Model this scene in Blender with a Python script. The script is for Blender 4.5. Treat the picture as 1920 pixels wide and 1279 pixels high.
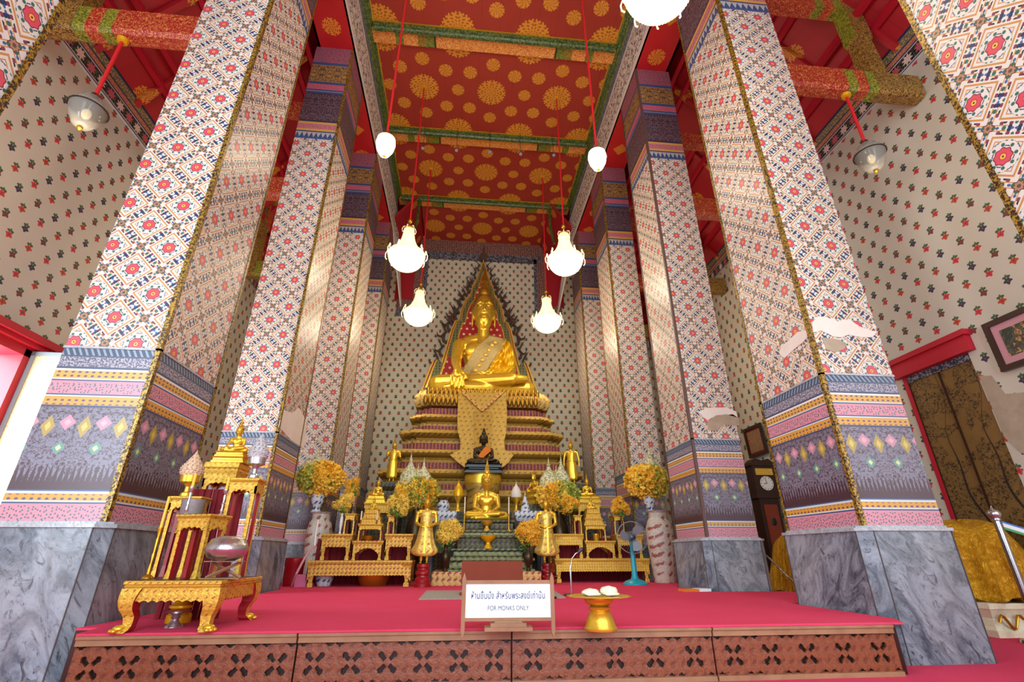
import bpy, bmesh, math, random
from mathutils import Vector, Matrix, Quaternion, noise
from mathutils.bvhtree import BVHTree
random.seed(7)
for _o in list(bpy.data.objects): bpy.data.objects.remove(_o)
SC = bpy.context.scene
COL = SC.collection
PI = math.pi
# ---------------------------------------------------------------- camera
F_PX, PITCH, YAW, ROLL = 904.67, .4182, .0977, -.0009
EYE = Vector((0, 0, .8))
def _axes():
    cy, sy, cp, sp = math.cos(YAW), math.sin(YAW), math.cos(PITCH), math.sin(PITCH)
    F = Vector((sy*cp, cy*cp, sp)); Rr = Vector((cy, -sy, 0)); U = Rr.cross(F)
    c, s = math.cos(ROLL), math.sin(ROLL)
    return c*Rr + s*U, -s*Rr + c*U, F
AX, AU, AF = _axes()
cam_d = bpy.data.cameras.new('camera'); cam = bpy.data.objects.new('camera', cam_d); COL.objects.link(cam)
cam_d.sensor_width = 36; cam_d.lens = F_PX*36/1920; cam_d.clip_end = 200; cam_d.clip_start = .05
cam.matrix_world = Matrix(((AX.x, AU.x, -AF.x, EYE.x), (AX.y, AU.y, -AF.y, EYE.y), (AX.z, AU.z, -AF.z, EYE.z), (0, 0, 0, 1)))
SC.camera = cam
# ---------------------------------------------------------------- light
SC.view_settings.view_transform = 'Standard'; SC.view_settings.look = 'None'
SC.view_settings.exposure = 0.0; SC.view_settings.gamma = 1.0; SC.view_settings.use_curve_mapping = False
SC.cycles.use_denoising = True
SC.cycles.max_bounces = 7; SC.cycles.diffuse_bounces = 4; SC.cycles.glossy_bounces = 3; SC.cycles.transmission_bounces = 6
SC.cycles.sample_clamp_indirect = 6; SC.cycles.caustics_reflective = False; SC.cycles.caustics_refractive = False
W = bpy.data.worlds.new('world'); SC.world = W; W.use_nodes = True
W.node_tree.nodes['Background'].inputs[0].default_value = (.80, .92, 1, 1)
W.node_tree.nodes['Background'].inputs[1].default_value = 1.6
def area(name, loc, rot, sx, sy, power, color):
    d = bpy.data.lights.new(name, 'AREA'); d.shape = 'RECTANGLE'; d.size = sx; d.size_y = sy; d.energy = power; d.color = color
    o = bpy.data.objects.new(name, d); COL.objects.link(o); o.location = loc; o.rotation_euler = rot; return o
# daylight through the left window; front and left front daylight are assumed
area('assumed_daylight_front', (.4, -4.5, 4.2), (math.radians(82), 0, 0), 9, 7, 900, (.79, .93, 1))  # assumed daylight from an unseen open front behind the camera
area('daylight_left_window', (-6.9, 5.9, 2.3), (0, math.radians(-90), 0), 2.4, 1.5, 260, (.86, .94, 1))
area('assumed_daylight_left_front', (-6.0, -.5, 2.6), (math.radians(90), 0, math.radians(-52)), 3, 3.5, 620, (.80, .92, 1))  # assumed daylight from the near left, added inside the hall where no opening stands
area('fill_right_front', (7.0, 1.5, 2.4), (math.radians(90), 0, math.radians(60)), 2, 3, 120, (.95, .97, 1))  # added fill from the right, no opening stands here
def bulb(name, loc, power, r=.12, color=(1, .84, .6)):
    d = bpy.data.lights.new(name, 'POINT'); d.energy = power; d.shadow_soft_size = r; d.color = color
    o = bpy.data.objects.new(name, d); COL.objects.link(o); o.location = loc; return o
# ---------------------------------------------------------------- measuring
def _ray(px, py): return AX*(px-960) - AU*(py-639.5) + AF*F_PX
def at(px, py, Y):
    d = _ray(px, py); return EYE + d*(Y/d.y)
def gz(px, py, z=.34):
    d = _ray(px, py); return EYE + d*((z-.8)/d.z)
def atx(px, py, X):
    d = _ray(px, py); return EYE + d*(X/d.x)
# ---------------------------------------------------------------- mesh kit
class MB:
    def __init__(s): s.v = []; s.f = []; s.m = []; s.mi = 0
    def add(s, vs, fs, M=None):
        b = len(s.v)
        for v in vs:
            v = Vector(v); s.v.append(M @ v if M is not None else v)
        for f in fs: s.f.append([i+b for i in f]); s.m.append(s.mi)
        return s
    def box(s, x0, x1, y0, y1, z0, z1, M=None):
        return s.add([(x0,y0,z0),(x1,y0,z0),(x1,y1,z0),(x0,y1,z0),(x0,y0,z1),(x1,y0,z1),(x1,y1,z1),(x0,y1,z1)],
            [(0,3,2,1),(4,5,6,7),(0,1,5,4),(1,2,6,5),(2,3,7,6),(3,0,4,7)], M)
    def cbox(s, c, h, M=None):
        return s.box(c[0]-h[0], c[0]+h[0], c[1]-h[1], c[1]+h[1], c[2]-h[2], c[2]+h[2], M)
    def prism(s, pts, y0, y1, M=None):            # outline in x,z extruded along y
        n = len(pts)
        if sum(pts[i][0]*pts[(i+1)%n][1]-pts[(i+1)%n][0]*pts[i][1] for i in range(n)) < 0: pts = pts[::-1]
        vs = [(p[0], y0, p[1]) for p in pts]+[(p[0], y1, p[1]) for p in pts]
        fs = [list(range(n)), list(range(2*n-1, n-1, -1))]+[(i, i+n, (i+1) % n+n, (i+1) % n) for i in range(n)]
        return s.add(vs, fs, M)
    def prismx(s, pts, x0, x1): # outline in y,z extruded along x
        return s.prism(pts, 0, 1, Matrix(((0, x1-x0, 0, x0), (1, 0, 0, 0), (0, 0, 1, 0), (0, 0, 0, 1))))
    def prismz(s, pts, z0, z1):
        n = len(pts)
        if sum(pts[i][0]*pts[(i+1)%n][1]-pts[(i+1)%n][0]*pts[i][1] for i in range(n)) < 0: pts = pts[::-1]
        return s.add([(p[0], p[1], z0) for p in pts]+[(p[0], p[1], z1) for p in pts],
            [list(range(n-1, -1, -1)), list(range(n, 2*n))]+[(i, (i+1) % n, (i+1) % n+n, i+n) for i in range(n)])
    def lathe(s, prof, n=24, c=(0, 0, 0), M=None, fl=None, sy=1):   # prof (r,z); fl(theta,i)->radius factor
        vs = []
        for i, (r, z) in enumerate(prof):
            for k in range(n):
                a = 2*PI*k/n; q = r*(fl(a, i) if fl else 1)
                vs.append((c[0]+q*math.cos(a), c[1]+q*math.sin(a)*sy, c[2]+z))
        fs = []
        for i in range(len(prof)-1):
            for k in range(n):
                a, b = i*n+k, i*n+(k+1) % n; fs.append((a, b, b+n, a+n))
        fs.append(list(range(n-1, -1, -1))); fs.append([(len(prof)-1)*n+k for k in range(n)])
        return s.add(vs, fs, M)
    def loft(s, rings, M=None, caps=True):
        n = len(rings[0]); vs = [p for r in rings for p in r]; fs = []
        for i in range(len(rings)-1):
            for k in range(n):
                a, b = i*n+k, i*n+(k+1) % n; fs.append((a, b, b+n, a+n))
        if caps: fs.append(list(range(n-1, -1, -1))); fs.append([(len(rings)-1)*n+k for k in range(n)])
        return s.add(vs, fs, M)
    def rectloft(s, prof, c=(0, 0)):             # prof (hx,hy,z)
        return s.loft([[(c[0]-a, c[1]-b, z), (c[0]+a, c[1]-b, z), (c[0]+a, c[1]+b, z), (c[0]-a, c[1]+b, z)] for a, b, z in prof])
    def tube(s, pts, r, n=8, caps=True):
        pts = [Vector(p) for p in pts]; R = r if isinstance(r, (list, tuple)) else [r]*len(pts)
        rings = []; up = Vector((0, 0, 1)); prev = None
        for i, p in enumerate(pts):
            t = (pts[min(i+1, len(pts)-1)]-pts[max(i-1, 0)]).normalized()
            if prev is None:
                a = t.cross(up); a = a if a.length > .1 else t.cross(Vector((1, 0, 0)))
            else: a = prev - t*prev.dot(t)
            a.normalize(); prev = a; b = t.cross(a)
            rings.append([p+a*R[i]*math.cos(2*PI*k/n)+b*R[i]*math.sin(2*PI*k/n) for k in range(n)])
        return s.loft(rings, None, caps)
    def ell(s, c, r, n=12, m=8, M=None):
        vs = [(0, 0, -1)]; fs = []
        for i in range(1, m):
            a = PI*i/m-PI/2
            for k in range(n): vs.append((math.cos(a)*math.cos(2*PI*k/n), math.cos(a)*math.sin(2*PI*k/n), math.sin(a)))
        vs.append((0, 0, 1))
        for k in range(n): fs.append((0, 1+(k+1) % n, 1+k))
        for i in range(m-2):
            for k in range(n):
                a, b = 1+i*n+k, 1+i*n+(k+1) % n; fs.append((a, b, b+n, a+n))
        T = len(vs)-1; o = 1+(m-2)*n
        for k in range(n): fs.append((o+k, o+(k+1) % n, T))
        if isinstance(r, (int, float)): r = (r, r, r)
        vs = [Vector((v[0]*r[0], v[1]*r[1], v[2]*r[2])) for v in vs]
        if M is not None: vs = [M @ v for v in vs]
        return s.add([v+Vector(c) for v in vs], fs)
    def cap(s, p0, r0, p1, r1, n=12):            # tapered capsule
        p0, p1 = Vector(p0), Vector(p1); d = (p1-p0).normalized(); pts = []; R = []
        for k in (-.97, -.8, -.5, 0): pts.append(p0+d*r0*k); R.append(r0*math.sqrt(1-k*k))
        for k in (0.001, .5, .8, .97): pts.append(p1+d*r1*k); R.append(r1*math.sqrt(1-k*k))
        return s.tube(pts, R, n)
    def mesh(s, name):
        me = bpy.data.meshes.new(name); me.from_pydata([tuple(v) for v in s.v], [], s.f); me.update(); return me
    def build(s, name, mat, parent=None, smooth=False, loc=None, mats=None):
        me = s.mesh(name)
        return link(name, me, mat, parent, smooth, loc, mats, s.m)
def boxuv(me):
    uv = me.uv_layers.new(name='UVMap'); co = me.vertices
    for p in me.polygons:
        n = p.normal; ax, ay, az = abs(n.x), abs(n.y), abs(n.z)
        for li in p.loop_indices:
            c = co[me.loops[li].vertex_index].co
            uv.data[li].uv = (c.x, c.y) if (az > ax and az > ay) else ((c.y, c.z) if ax > ay else (c.x, c.z))
def link(name, me, mat, parent=None, smooth=False, loc=None, mats=None, mi=None):
    boxuv(me)
    for m in (mats or [mat]): me.materials.append(m)
    if mats and mi: me.polygons.foreach_set('material_index', mi)
    if smooth is True: me.polygons.foreach_set('use_smooth', [True]*len(me.polygons))
    elif smooth: me.polygons.foreach_set('use_smooth', [True]*len(me.polygons)); me.set_sharp_from_angle(angle=math.radians(smooth))
    o = bpy.data.objects.new(name, me); COL.objects.link(o)
    if parent is not None: o.parent = parent
    if loc is not None: o.location = loc
    return o
def tag(o, label=None, cat=None, group=None, kind=None):
    if label: o['label'] = label
    if cat: o['category'] = cat
    if group: o['group'] = group
    if kind: o['kind'] = kind
    return o
def thing(name, label, cat, loc=(0, 0, 0), rz=0, group=None):
    o = bpy.data.objects.new(name, None); COL.objects.link(o); o.location = loc; o.rotation_euler = (0, 0, rz)
    o.empty_display_size = .1
    return tag(o, label, cat, group)
def copy_tree(o, parent=None):
    c = o.copy(); COL.objects.link(c); c.parent = parent
    for ch in list(o.children): copy_tree(ch, c)
    return c
def dup(o, loc, label, rz=None, sc=None, group=None):
    c = copy_tree(o); c.location = loc; c['label'] = label
    if rz is not None: c.rotation_euler = (0, 0, rz)
    if sc is not None: c.scale = (sc, sc, sc) if isinstance(sc, (int, float)) else sc
    if group: c['group'] = group
    return c
def struct(name, mb, mat, smooth=False):
    return tag(mb.build(name, mat, None, smooth), kind='structure')
def voxel(mb, size, it=3, fac=.5):                # fuse overlapping closed shapes into one continuous skin
    me = mb.mesh('tmp'); o = bpy.data.objects.new('tmp', me); COL.objects.link(o)
    r = o.modifiers.new('r', 'REMESH'); r.mode = 'VOXEL'; r.voxel_size = size
    if it: s = o.modifiers.new('s', 'SMOOTH'); s.iterations = it; s.factor = fac
    dg = bpy.context.evaluated_depsgraph_get(); dg.update()
    out = bpy.data.meshes.new_from_object(o.evaluated_get(dg)); bpy.data.objects.remove(o)
    return out
# ---------------------------------------------------------------- node kit
def lin(h):
    h = h.lstrip('#'); r = [int(h[i:i+2], 16)/255 for i in (0, 2, 4)]
    return tuple(c/12.92 if c <= .04045 else ((c+.055)/1.055)**2.4 for c in r)+(1,)
class NT:
    def __init__(s, name, rough=.5, metal=0.0, spec=.5):
        s.mat = bpy.data.materials.new(name); s.mat.use_nodes = True; s.t = s.mat.node_tree
        s.b = s.t.nodes['Principled BSDF']; s.b.inputs['Roughness'].default_value = rough; s.b.inputs['Metallic'].default_value = metal
        s.b.inputs['Specular IOR Level'].default_value = spec
    def n(s, t, **k):
        x = s.t.nodes.new(t)
        for a, v in k.items(): setattr(x, a, v)
        return x
    def l(s, a, b): s.t.links.new(a, b)
    def uv(s):
        x = s.n('ShaderNodeTexCoord'); p = s.n('ShaderNodeSeparateXYZ'); s.l(x.outputs['UV'], p.inputs[0])
        return E(s, p.outputs[0]), E(s, p.outputs[1])
    def obj(s):
        x = s.n('ShaderNodeTexCoord'); p = s.n('ShaderNodeSeparateXYZ'); s.l(x.outputs['Object'], p.inputs[0])
        return E(s, p.outputs[0]), E(s, p.outputs[1]), E(s, p.outputs[2])
    def vec(s, x, y, z=0.0):
        c = s.n('ShaderNodeCombineXYZ')
        for i, q in enumerate((x, y, z)):
            if isinstance(q, E): s.l(q.o, c.inputs[i])
            else: c.inputs[i].default_value = q
        return c.outputs[0]
    def vor(s, vec, scale, rnd=1.0, dim='2D', feat='F1'):
        x = s.n('ShaderNodeTexVoronoi', voronoi_dimensions=dim, feature=feat)
        if vec is not None: s.l(vec, x.inputs['Vector'])
        x.inputs['Scale'].default_value = scale; x.inputs['Randomness'].default_value = rnd
        if feat == 'DISTANCE_TO_EDGE': return E(s, x.outputs['Distance']), None
        return E(s, x.outputs['Distance']), x.outputs['Color']
    def noise(s, vec, scale, det=3, rough=.6, dist=0.0):
        x = s.n('ShaderNodeTexNoise')
        if vec is not None: s.l(vec, x.inputs['Vector'])
        x.inputs['Scale'].default_value = scale; x.inputs['Detail'].default_value = det; x.inputs['Roughness'].default_value = rough
        x.inputs['Distortion'].default_value = dist
        return E(s, x.outputs['Fac'])
    def objv(s): return s.n('ShaderNodeTexCoord').outputs['Object']
    def mix(s, f, a, b):
        x = s.n('ShaderNodeMix', data_type='RGBA')
        for sock, q in ((x.inputs[0], f), (x.inputs[6], a), (x.inputs[7], b)):
            if isinstance(q, E): s.l(q.o, sock)
            elif isinstance(q, (int, float)): sock.default_value = q
            elif isinstance(q, str): sock.default_value = lin(q)
            elif isinstance(q, tuple): sock.default_value = q
            else: s.l(q, sock)
        return x.outputs[2]
    def ramp(s, f, stops, interp='CONSTANT'):
        x = s.n('ShaderNodeValToRGB'); r = x.color_ramp; r.interpolation = interp
        while len(r.elements) > 1: r.elements.remove(r.elements[0])
        r.elements[0].position = stops[0][0]; r.elements[0].color = lin(stops[0][1])
        for p, c in stops[1:]: e = r.elements.new(p); e.color = lin(c)
        s.l(f.o, x.inputs[0]); return x.outputs[0]
    def color(s, c):
        if isinstance(c, str): s.b.inputs['Base Color'].default_value = lin(c)
        else: s.l(c, s.b.inputs['Base Color'])
        return s
    def bump(s, h, strength=.3, dist=.01):
        b = s.n('ShaderNodeBump'); b.inputs['Strength'].default_value = strength; b.inputs['Distance'].default_value = dist
        s.l(h.o, b.inputs['Height']); s.l(b.outputs[0], s.b.inputs['Normal']); return s
    def rough(s, e): s.l(e.o, s.b.inputs['Roughness']); return s
class E:
    def __init__(s, t, o): s.t = t; s.o = o
    def _m(s, op, *q):
        x = s.t.n('ShaderNodeMath', operation=op)
        for i, v in enumerate((s,)+q):
            if isinstance(v, E): s.t.l(v.o, x.inputs[i])
            else: x.inputs[i].default_value = v
        return E(s.t, x.outputs[0])
    def __add__(s, q): return s._m('ADD', q)
    def __radd__(s, q): return s._m('ADD', q)
    def __sub__(s, q): return s._m('SUBTRACT', q)
    def __rsub__(s, q): return (s*-1)+q
    def __mul__(s, q): return s._m('MULTIPLY', q)
    def __rmul__(s, q): return s._m('MULTIPLY', q)
    def __truediv__(s, q): return s._m('DIVIDE', q)
    def __lt__(s, q): return s._m('LESS_THAN', q)
    def __gt__(s, q): return s._m('GREATER_THAN', q)
    def abs(s): return s._m('ABSOLUTE')
    def fr(s): return s._m('FRACT')
    def fl(s): return s._m('FLOOR')
    def max(s, q): return s._m('MAXIMUM', q)
    def min(s, q): return s._m('MINIMUM', q)
    def sin(s): return s._m('SINE')
    def cos(s): return s._m('COSINE')
    def sqrt(s): return s._m('SQRT')
    def mod(s, q): return s._m('FLOORED_MODULO', q)
    def atan2(s, q): return s._m('ARCTAN2', q)
    def pp(s, q): return s._m('PINGPONG', q)
    def near(s, c, w): return (s-c).abs() < w
    def inr(s, a, b): return (s > a)*(s < b)
def hyp(a, b): return (a*a+b*b).sqrt()
# ---------------------------------------------------------------- materials
MT = {}
def simple(k, c, rough=.5, metal=0, bump=None, var=None, spec=.5):
    t = NT(k, rough, metal, spec)
    if var:
        n = t.noise(t.objv(), var[0], 4); t.color(t.mix(((n-.5)*1.6+.5)*1.0, c, var[1]))
    else: t.color(c)
    if bump: t.bump(t.noise(t.objv(), bump[0], 4), bump[1], bump[2])
    MT[k] = t.mat; return t
simple('gold', '#e3b534', .27, .68, (60, .15, .01), (6, '#f0ca48'))
simple('gold_dark', '#b98a2c', .38, .8, (50, .3, .01), (9, '#8f6a24'))
simple('gold_satin', '#f2c21c', .33, .35, (7, .3, .03), (5, '#dba30c'))
simple('gold_brass', '#c9982e', .3, .9)
simple('silver', '#c9c9cd', .22, .9, (70, .2, .01))
simple('steel', '#b9bcc0', .2, 1)
simple('black_lacquer', '#191613', .3)
simple('dark_wood', '#3a1b12', .35, 0, (8, .2, .01), (7, '#251009'))
simple('red_wood', '#78290f', .75, 0, (6, .1, .01), (3, '#8a3515'))
simple('light_wood', '#a57c5a', .6, 0, (9, .2, .01), (6, '#84593e'))
simple('maroon_cloth', '#7c1020', .85, 0, (20, .2, .02))
simple('red_lacquer', '#a3101c', .35, 0, None, (4, '#8c0c18'))
simple('red_paint', '#b5122a', .5)
simple('red_rope', '#d11a20', .6)
simple('white_plaster', '#e8e2d8', .8, 0, (25, .3, .01), (3, '#d9cfc0'))
simple('worn_plaster', '#b3a48d', .85, 0, (30, .4, .01), (6, '#9c8c76'))
simple('white_porcelain', '#e9e7e0', .15)
simple('blue_plastic', '#1597a8', .3)
simple('dark_plastic', '#22303f', .3)
simple('green_leaf', '#3c7a2c', .5, 0, None, (9, '#5f9a34'))
simple('dark_leaf', '#27502a', .5)
simple('yellow_flower', '#f8cc2c', .6, 0, None, (30, '#fae270'))
simple('orange_flower', '#f5b01c', .6, 0, None, (22, '#f8cc44'))
simple('pale_flower', '#c9c35a', .6, 0, None, (25, '#8fae3e'))
simple('cream_flower', '#f3efd8', .6, 0, None, (40, '#d8d0a8'))
simple('candle_wax', '#f0c640', .5)
simple('white_candle', '#efe6c8', .5)
simple('orange_cloth', '#d9771a', .8)
simple('grey_mat', '#a9a196', .9, 0, (60, .4, .01), (30, '#8c8378'))
simple('paper_white', '#e9f0f1', .4, 0, None, (1.2, '#d3e4ea'))
simple('blue_ink', '#27336f', .6)
simple('grey_ink', '#5d6878', .6)
simple('bronze', '#4a3d2a', .35, .8)
simple('purple_tube', '#8a4a66', .4)
simple('pink_box', '#d16a92', .6)
def emis(k, c, st, mixc=None):
    t = NT(k, .3); t.color(c); t.b.inputs['Emission Color'].default_value = lin(c); t.b.inputs['Emission Strength'].default_value = st; MT[k] = t.mat
emis('lamp_glow', '#fff6dc', 5); emis('crystal_lit', '#fff0c4', 1.0); emis('crystal_rim', '#f6e6b8', .8); emis('bulb_dim', '#f4e0a8', .45); emis('spot_face', '#6a6e78', .6)
t = NT('clear_glass', .06); t.color('#b4b2a6'); t.b.inputs['Alpha'].default_value = .5; MT['clear_glass'] = t.mat

# --- carpet
t = NT('carpet', .95, 0, .1); n = t.noise(t.objv(), 1.4, 3); n2 = t.noise(t.objv(), 160, 2)
t.color(t.mix(n, '#d63a56', '#de4c70')); t.bump(n2, .5, .01); MT['carpet'] = t.mat
# --- marble
def marble(k, a, b, c, sc=1.0, seed=0.0):
    t = NT(k, .28, 0, .5); x, y, z = t.obj()
    v = t.vec((x+z*.5)*sc*1.25+seed, (y+z*.5)*sc*1.25, z*sc*.5)
    n = t.noise(v, 3.2, 9, .68, 1.4); n2 = t.noise(v, 9, 6, .7, 2.2); n3 = t.noise(v, 1.3, 3)
    col = t.mix((n-.38)*4.5, a, b); col = t.mix(((n2-.54)*9)*1.0, col, c)
    col = t.mix(((n3-.45)*2).max(0)*.4, col, '#b9b2ad'); t.color(col); MT[k] = t.mat
marble('marble_grey', '#43505e', '#8b98a4', '#2b3440'); marble('marble_pale', '#76828c', '#a4a8ac', '#46505a', 1.6, 3.3)
marble('marble_white', '#8f989e', '#b4bac0', '#6f7880', 3, 1.7)
# --- porcelain-tile lattice of the pillars
def lattice():
    t = NT('tile_lattice', .38); u, v = t.uv(); P = .515
    s = (u+v+.13)/P; q = (u-v+.55)/P
    fs = s.fr()-.5; ft = q.fr()-.5; a = fs.abs(); b = ft.abs(); m = a.max(b); mn = a.min(b)
    r = hyp(fs, ft); th = ft.atan2(fs)
    base = t.mix(t.noise(t.objv(), .8, 2), '#dcdad1', '#cecbc0')
    d, c = t.vor(t.vec(m*10.5+.3, mn*10.5+.2), 1.0, .8)
    leaf = t.ramp(E(t, t.n('ShaderNodeSeparateColor').outputs[0]) if False else d, [(0, '#2d4a6a'), (.12, '#2c3a52'), (.2, '#3d6a5a'), (.3, '#7a4a4a')])
    sep = t.n('ShaderNodeSeparateColor'); t.l(c, sep.inputs[0]); cr = E(t, sep.outputs[0])
    leafc = t.ramp(cr, [(0, '#1f3558'), (.35, '#262a30'), (.55, '#2f6a58'), (.74, '#7a3a4c'), (.84, '#3a5f96')])
    zone = (m > .385)+r.inr(.185, .30); dots = (d < (.36+(m > .385)*.05))*zone.min(1)
    col = t.mix(dots, base, leafc)
    lines = m.near(.335, .019)+m.near(.452, .010)*(mn > .14)+(m.near(.255, .010))*(mn > .13)
    col = t.mix(lines.min(1), col, '#c08a4c')
    # pink flower
    rp = r*(1+.075*(th*8).cos())
    col = t.mix(rp < .168, col, '#7a2a44'); col = t.mix(rp < .148, col, '#cc4c5a'); col = t.mix(rp.inr(.052, .07), col, '#b03a50')
    col = t.mix(r < .05, col, '#e8b848'); col = t.mix(r < .02, col, '#3a2a20')
    # brown rosette on the crossings
    r2 = hyp(.5-a, .5-b); th2 = (.5-b).atan2(.5-a); rq = r2*(1+.15*(th2*8).cos())
    col = t.mix(rq < .105, col, '#5a4236'); col = t.mix(rq < .08, col, '#a88068'); col = t.mix(rq < .035, col, '#5a4a3a')
    t.color(col); MT['tile_lattice'] = t.mat
lattice()
def frange(v, a, b): return ((v-a)/(b-a))
def dado():
    t = NT('tile_dado', .38); u, v = t.uv(); z0, z1 = 1.02, 2.50; f = frange(v, z0, z1); R = lambda z: (z-z0)/(z1-z0)
    S = [(0, '#3f78a0'), (R(1.03), '#cf8898'), (R(1.165), '#2c4a78'), (R(1.18), '#c9d8d8'), (R(1.19), '#cf9a3c'), (R(1.245), '#c9d8d8'), (R(1.258), '#3a5a88'), (R(1.272), '#442c38'),
        (R(1.94), '#2c4a78'), (R(1.955), '#cf9a3c'), (R(2.03), '#c9d8d8'), (R(2.04), '#2c4a78'), (R(2.05), '#cf8898'), (R(2.165), '#2c4a78'), (R(2.18), '#c9d8d8'), (R(2.19), '#d0a046'), (R(2.262), '#e0e4e0'), (R(2.275), '#2e4466'), (R(2.29), '#46506a'), (R(2.40), '#34465e'), (R(2.475), '#8fa4b8')]
    col = t.ramp(f, S)
    # little leaf dots on pink and ochre bands
    uu = u.mod(.17)-.085
    d, c = t.vor(t.vec(uu*38, v*38), 1.0, .8)
    pink = v.inr(1.04, 1.155)+v.inr(2.06, 2.155); col = t.mix((d < .26)*pink, col, '#4a6a74')
    fo = (u/.055).fr()-.5; och = v.inr(1.195, 1.24)+v.inr(1.96, 2.025)+v.inr(2.195, 2.257)
    vy = (v/.036).fr()-.5; col = t.mix((hyp(fo, vy) < .25)*och, col, '#5a4a6a')
    # big field: grey scrollwork over aubergine, spikes at its foot, pink and yellow lozenges
    fld = v.inr(1.272, 1.94); n = t.noise(t.vec((u*1.0).pp(.21)*1.0, v, 0), 38, 4, .75, 1.2)
    tri = (u/.042).fr()-.5; spike = (tri.abs()*.30+1.33) < v
    scroll = (n > .47)*fld*spike; sc = t.mix(t.noise(t.vec(u, v), 70, 2), '#5c5b72', '#8d8c9a'); col = t.mix(scroll, col, sc)
    def loz(cx, cz, w, h, ca, cb, off):
        nonlocal col
        x = ((u+off).mod(.28)-.14).abs(); y = (v-cz).abs(); k = x/w+y/h
        col = t.mix(k < 1.0, col, ca); col = t.mix(k < .45, col, cb)
    loz(0, 1.81, .064, .066, '#c08a9c', '#d8a4b0', 0); loz(0, 1.775, .056, .094, '#a89448', '#c8b860', .14); loz(0, 1.60, .052, .058, '#5f9488', '#d0d094', 0)
    # top border lattice
    w = (u*1+v*.6)/.05; y = v.inr(2.30, 2.39); n3 = t.noise(t.vec(u, v), 60, 3, .7); col = t.mix((n3 > .5)*y, col, '#a9a4ae')
    y2 = v.inr(2.405, 2.47); col = t.mix(((w.fr()) < .4)*y2, col, '#8397ac')
    t.color(col); MT['tile_dado'] = t.mat
dado()
def headband():
    t = NT('tile_headband', .4); u, v = t.uv(); z0, z1 = 8.30, 11.0; R = lambda z: (z-z0)/(z1-z0); f = frange(v, z0, z1)
    S = [(0, '#4a6488'), (R(8.34), '#a9a4a0'), (R(8.5), '#33486e'), (R(8.53), '#c89c48'), (R(8.58), '#c07078'), (R(8.72), '#c89c48'), (R(8.77), '#3c3c50'), (R(8.80), '#3c2a30'), (R(9.58), '#38507a'), (R(9.63), '#8a8a94'), (R(9.66), '#38507a'),
        (R(9.70), '#c2606c'), (R(9.86), '#38507a'), (R(9.93), '#a88440'), (R(10.44), '#38507a'), (R(10.52), '#a05a66')]
    col = t.ramp(f, S)
    n = t.noise(t.vec(u.pp(.16), v, 0), 26, 4, .75, 1.0)
    col = t.mix((n > .5)*v.inr(8.82, 9.57), col, '#6e5c66'); col = t.mix((n > .5)*v.inr(9.95, 10.42), col, '#4f3c40')
    n2 = t.noise(t.vec(u, v, 3), 30, 3, .75); col = t.mix((n2 > .54)*v.inr(10.54, 11), col, '#5e4a5c')
    tri = ((u/.09).fr()-.5).abs()*.26+8.35; col = t.mix((v < tri+.01)*v.inr(8.34, 8.49), col, '#36507c')
    d, c = t.vor(t.vec(u*26, v*26), 1.0, .7); col = t.mix((d < .25)*(v.inr(8.59, 8.71)+v.inr(9.71, 9.85)), col, '#6a5a6a')
    t.color(col); MT['tile_headband'] = t.mat
headband()
# --- wall with small painted sprigs
def sprigs(k, ca, cb, dx=.32, dy=.21):
    t = NT(k, .7); u, v = t.uv(); row = (v/dy).fl(); odd = row.mod(2)
    us = u/dx+odd*.5; cu = us.fl(); x = (us.fr()-.5)*dx; y = ((v/dy).fr()-.5)*dy
    base = t.mix(t.noise(t.objv(), .7, 3), ca, cb)
    kind = (cu*2+row).mod(4)                          # four kinds of sprig
    par = row.mod(2); k2 = ((row/2).fl()+cu).mod(2)
    th = y.atan2(x); r = hyp(x*1.0, (y+.012)*1.1)*(1+.22*(th*5+k2*1.5).sin())
    body = r < .046
    fr_ = t.mix(k2, '#b8452e', '#c23a40'); dk = t.mix(k2, '#33384e', '#6a4038'); bc = t.mix(par, fr_, dk)
    col = t.mix(body, base, bc); col = t.mix(r < .014, col, '#8a3a2a')
    lf = hyp((x.abs()-.024)*1.0, (y-.044)*1.5) < .026; col = t.mix(lf, col, '#3e5a3c')
    lf2 = hyp(x*1.7, y-.058) < .024; col = t.mix(lf2, col, '#4a6a46')
    t.color(col); t.bump(t.noise(t.objv(), 12, 3), .08, .02); MT[k] = t.mat
sprigs('wall_sprigs', '#cdc9b9', '#bdb5a2'); sprigs('wall_sprigs_back', '#d3ccb4', '#c6bda0', .31, .2)
# --- black floral border
def border(k, along):
    t = NT(k, .5); u, v = t.uv(); a, b = (u, v)
    return t, a, b
def borderband(k):          # v measured 0..1 in metres-scaled UV set by caller (0 lower edge .. .62)
    t = NT(k, .5); x, y, z = t.obj(); v = z; a = x+y
    col = t.ramp(v/.64, [(0, '#c9cdd0'), (.03, '#23252e'), (.06, '#c9cdd0'), (.09, '#23252a'), (.40, '#c9cdd0'), (.43, '#26345a'), (.47, '#b87060'), (.62, '#26345a'), (.66, '#6a7460'), (.92, '#26345a')])
    cx = a.mod(.24)-.12; cy = v-.155; th = cy.atan2(cx); r = hyp(cx, cy)*(1+.25*(th*8).cos())
    fl = (a/.24).fl().mod(2); col = t.mix(r < .075, col, t.mix(fl, '#c2606c', '#e0c8bc'))
    d, c = t.vor(t.vec(a*24, v*24), 1.0, .9); gz_ = v.inr(.06, .25)*(r > .085); col = t.mix((d < .33)*gz_, col, '#4f6a48')
    col = t.mix((d < .3)*(v.inr(.31, .39)+v.inr(.43, .58)), col, '#c9a05a'); t.color(col); MT[k] = t.mat
borderband('border_floral')
t = NT('border_wall', .5); x, y, z = t.obj(); n = t.noise(t.vec(x, y, z), 26, 3, .75); d, c = t.vor(t.vec(x*11, z*11), 1.0, .5)
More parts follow.
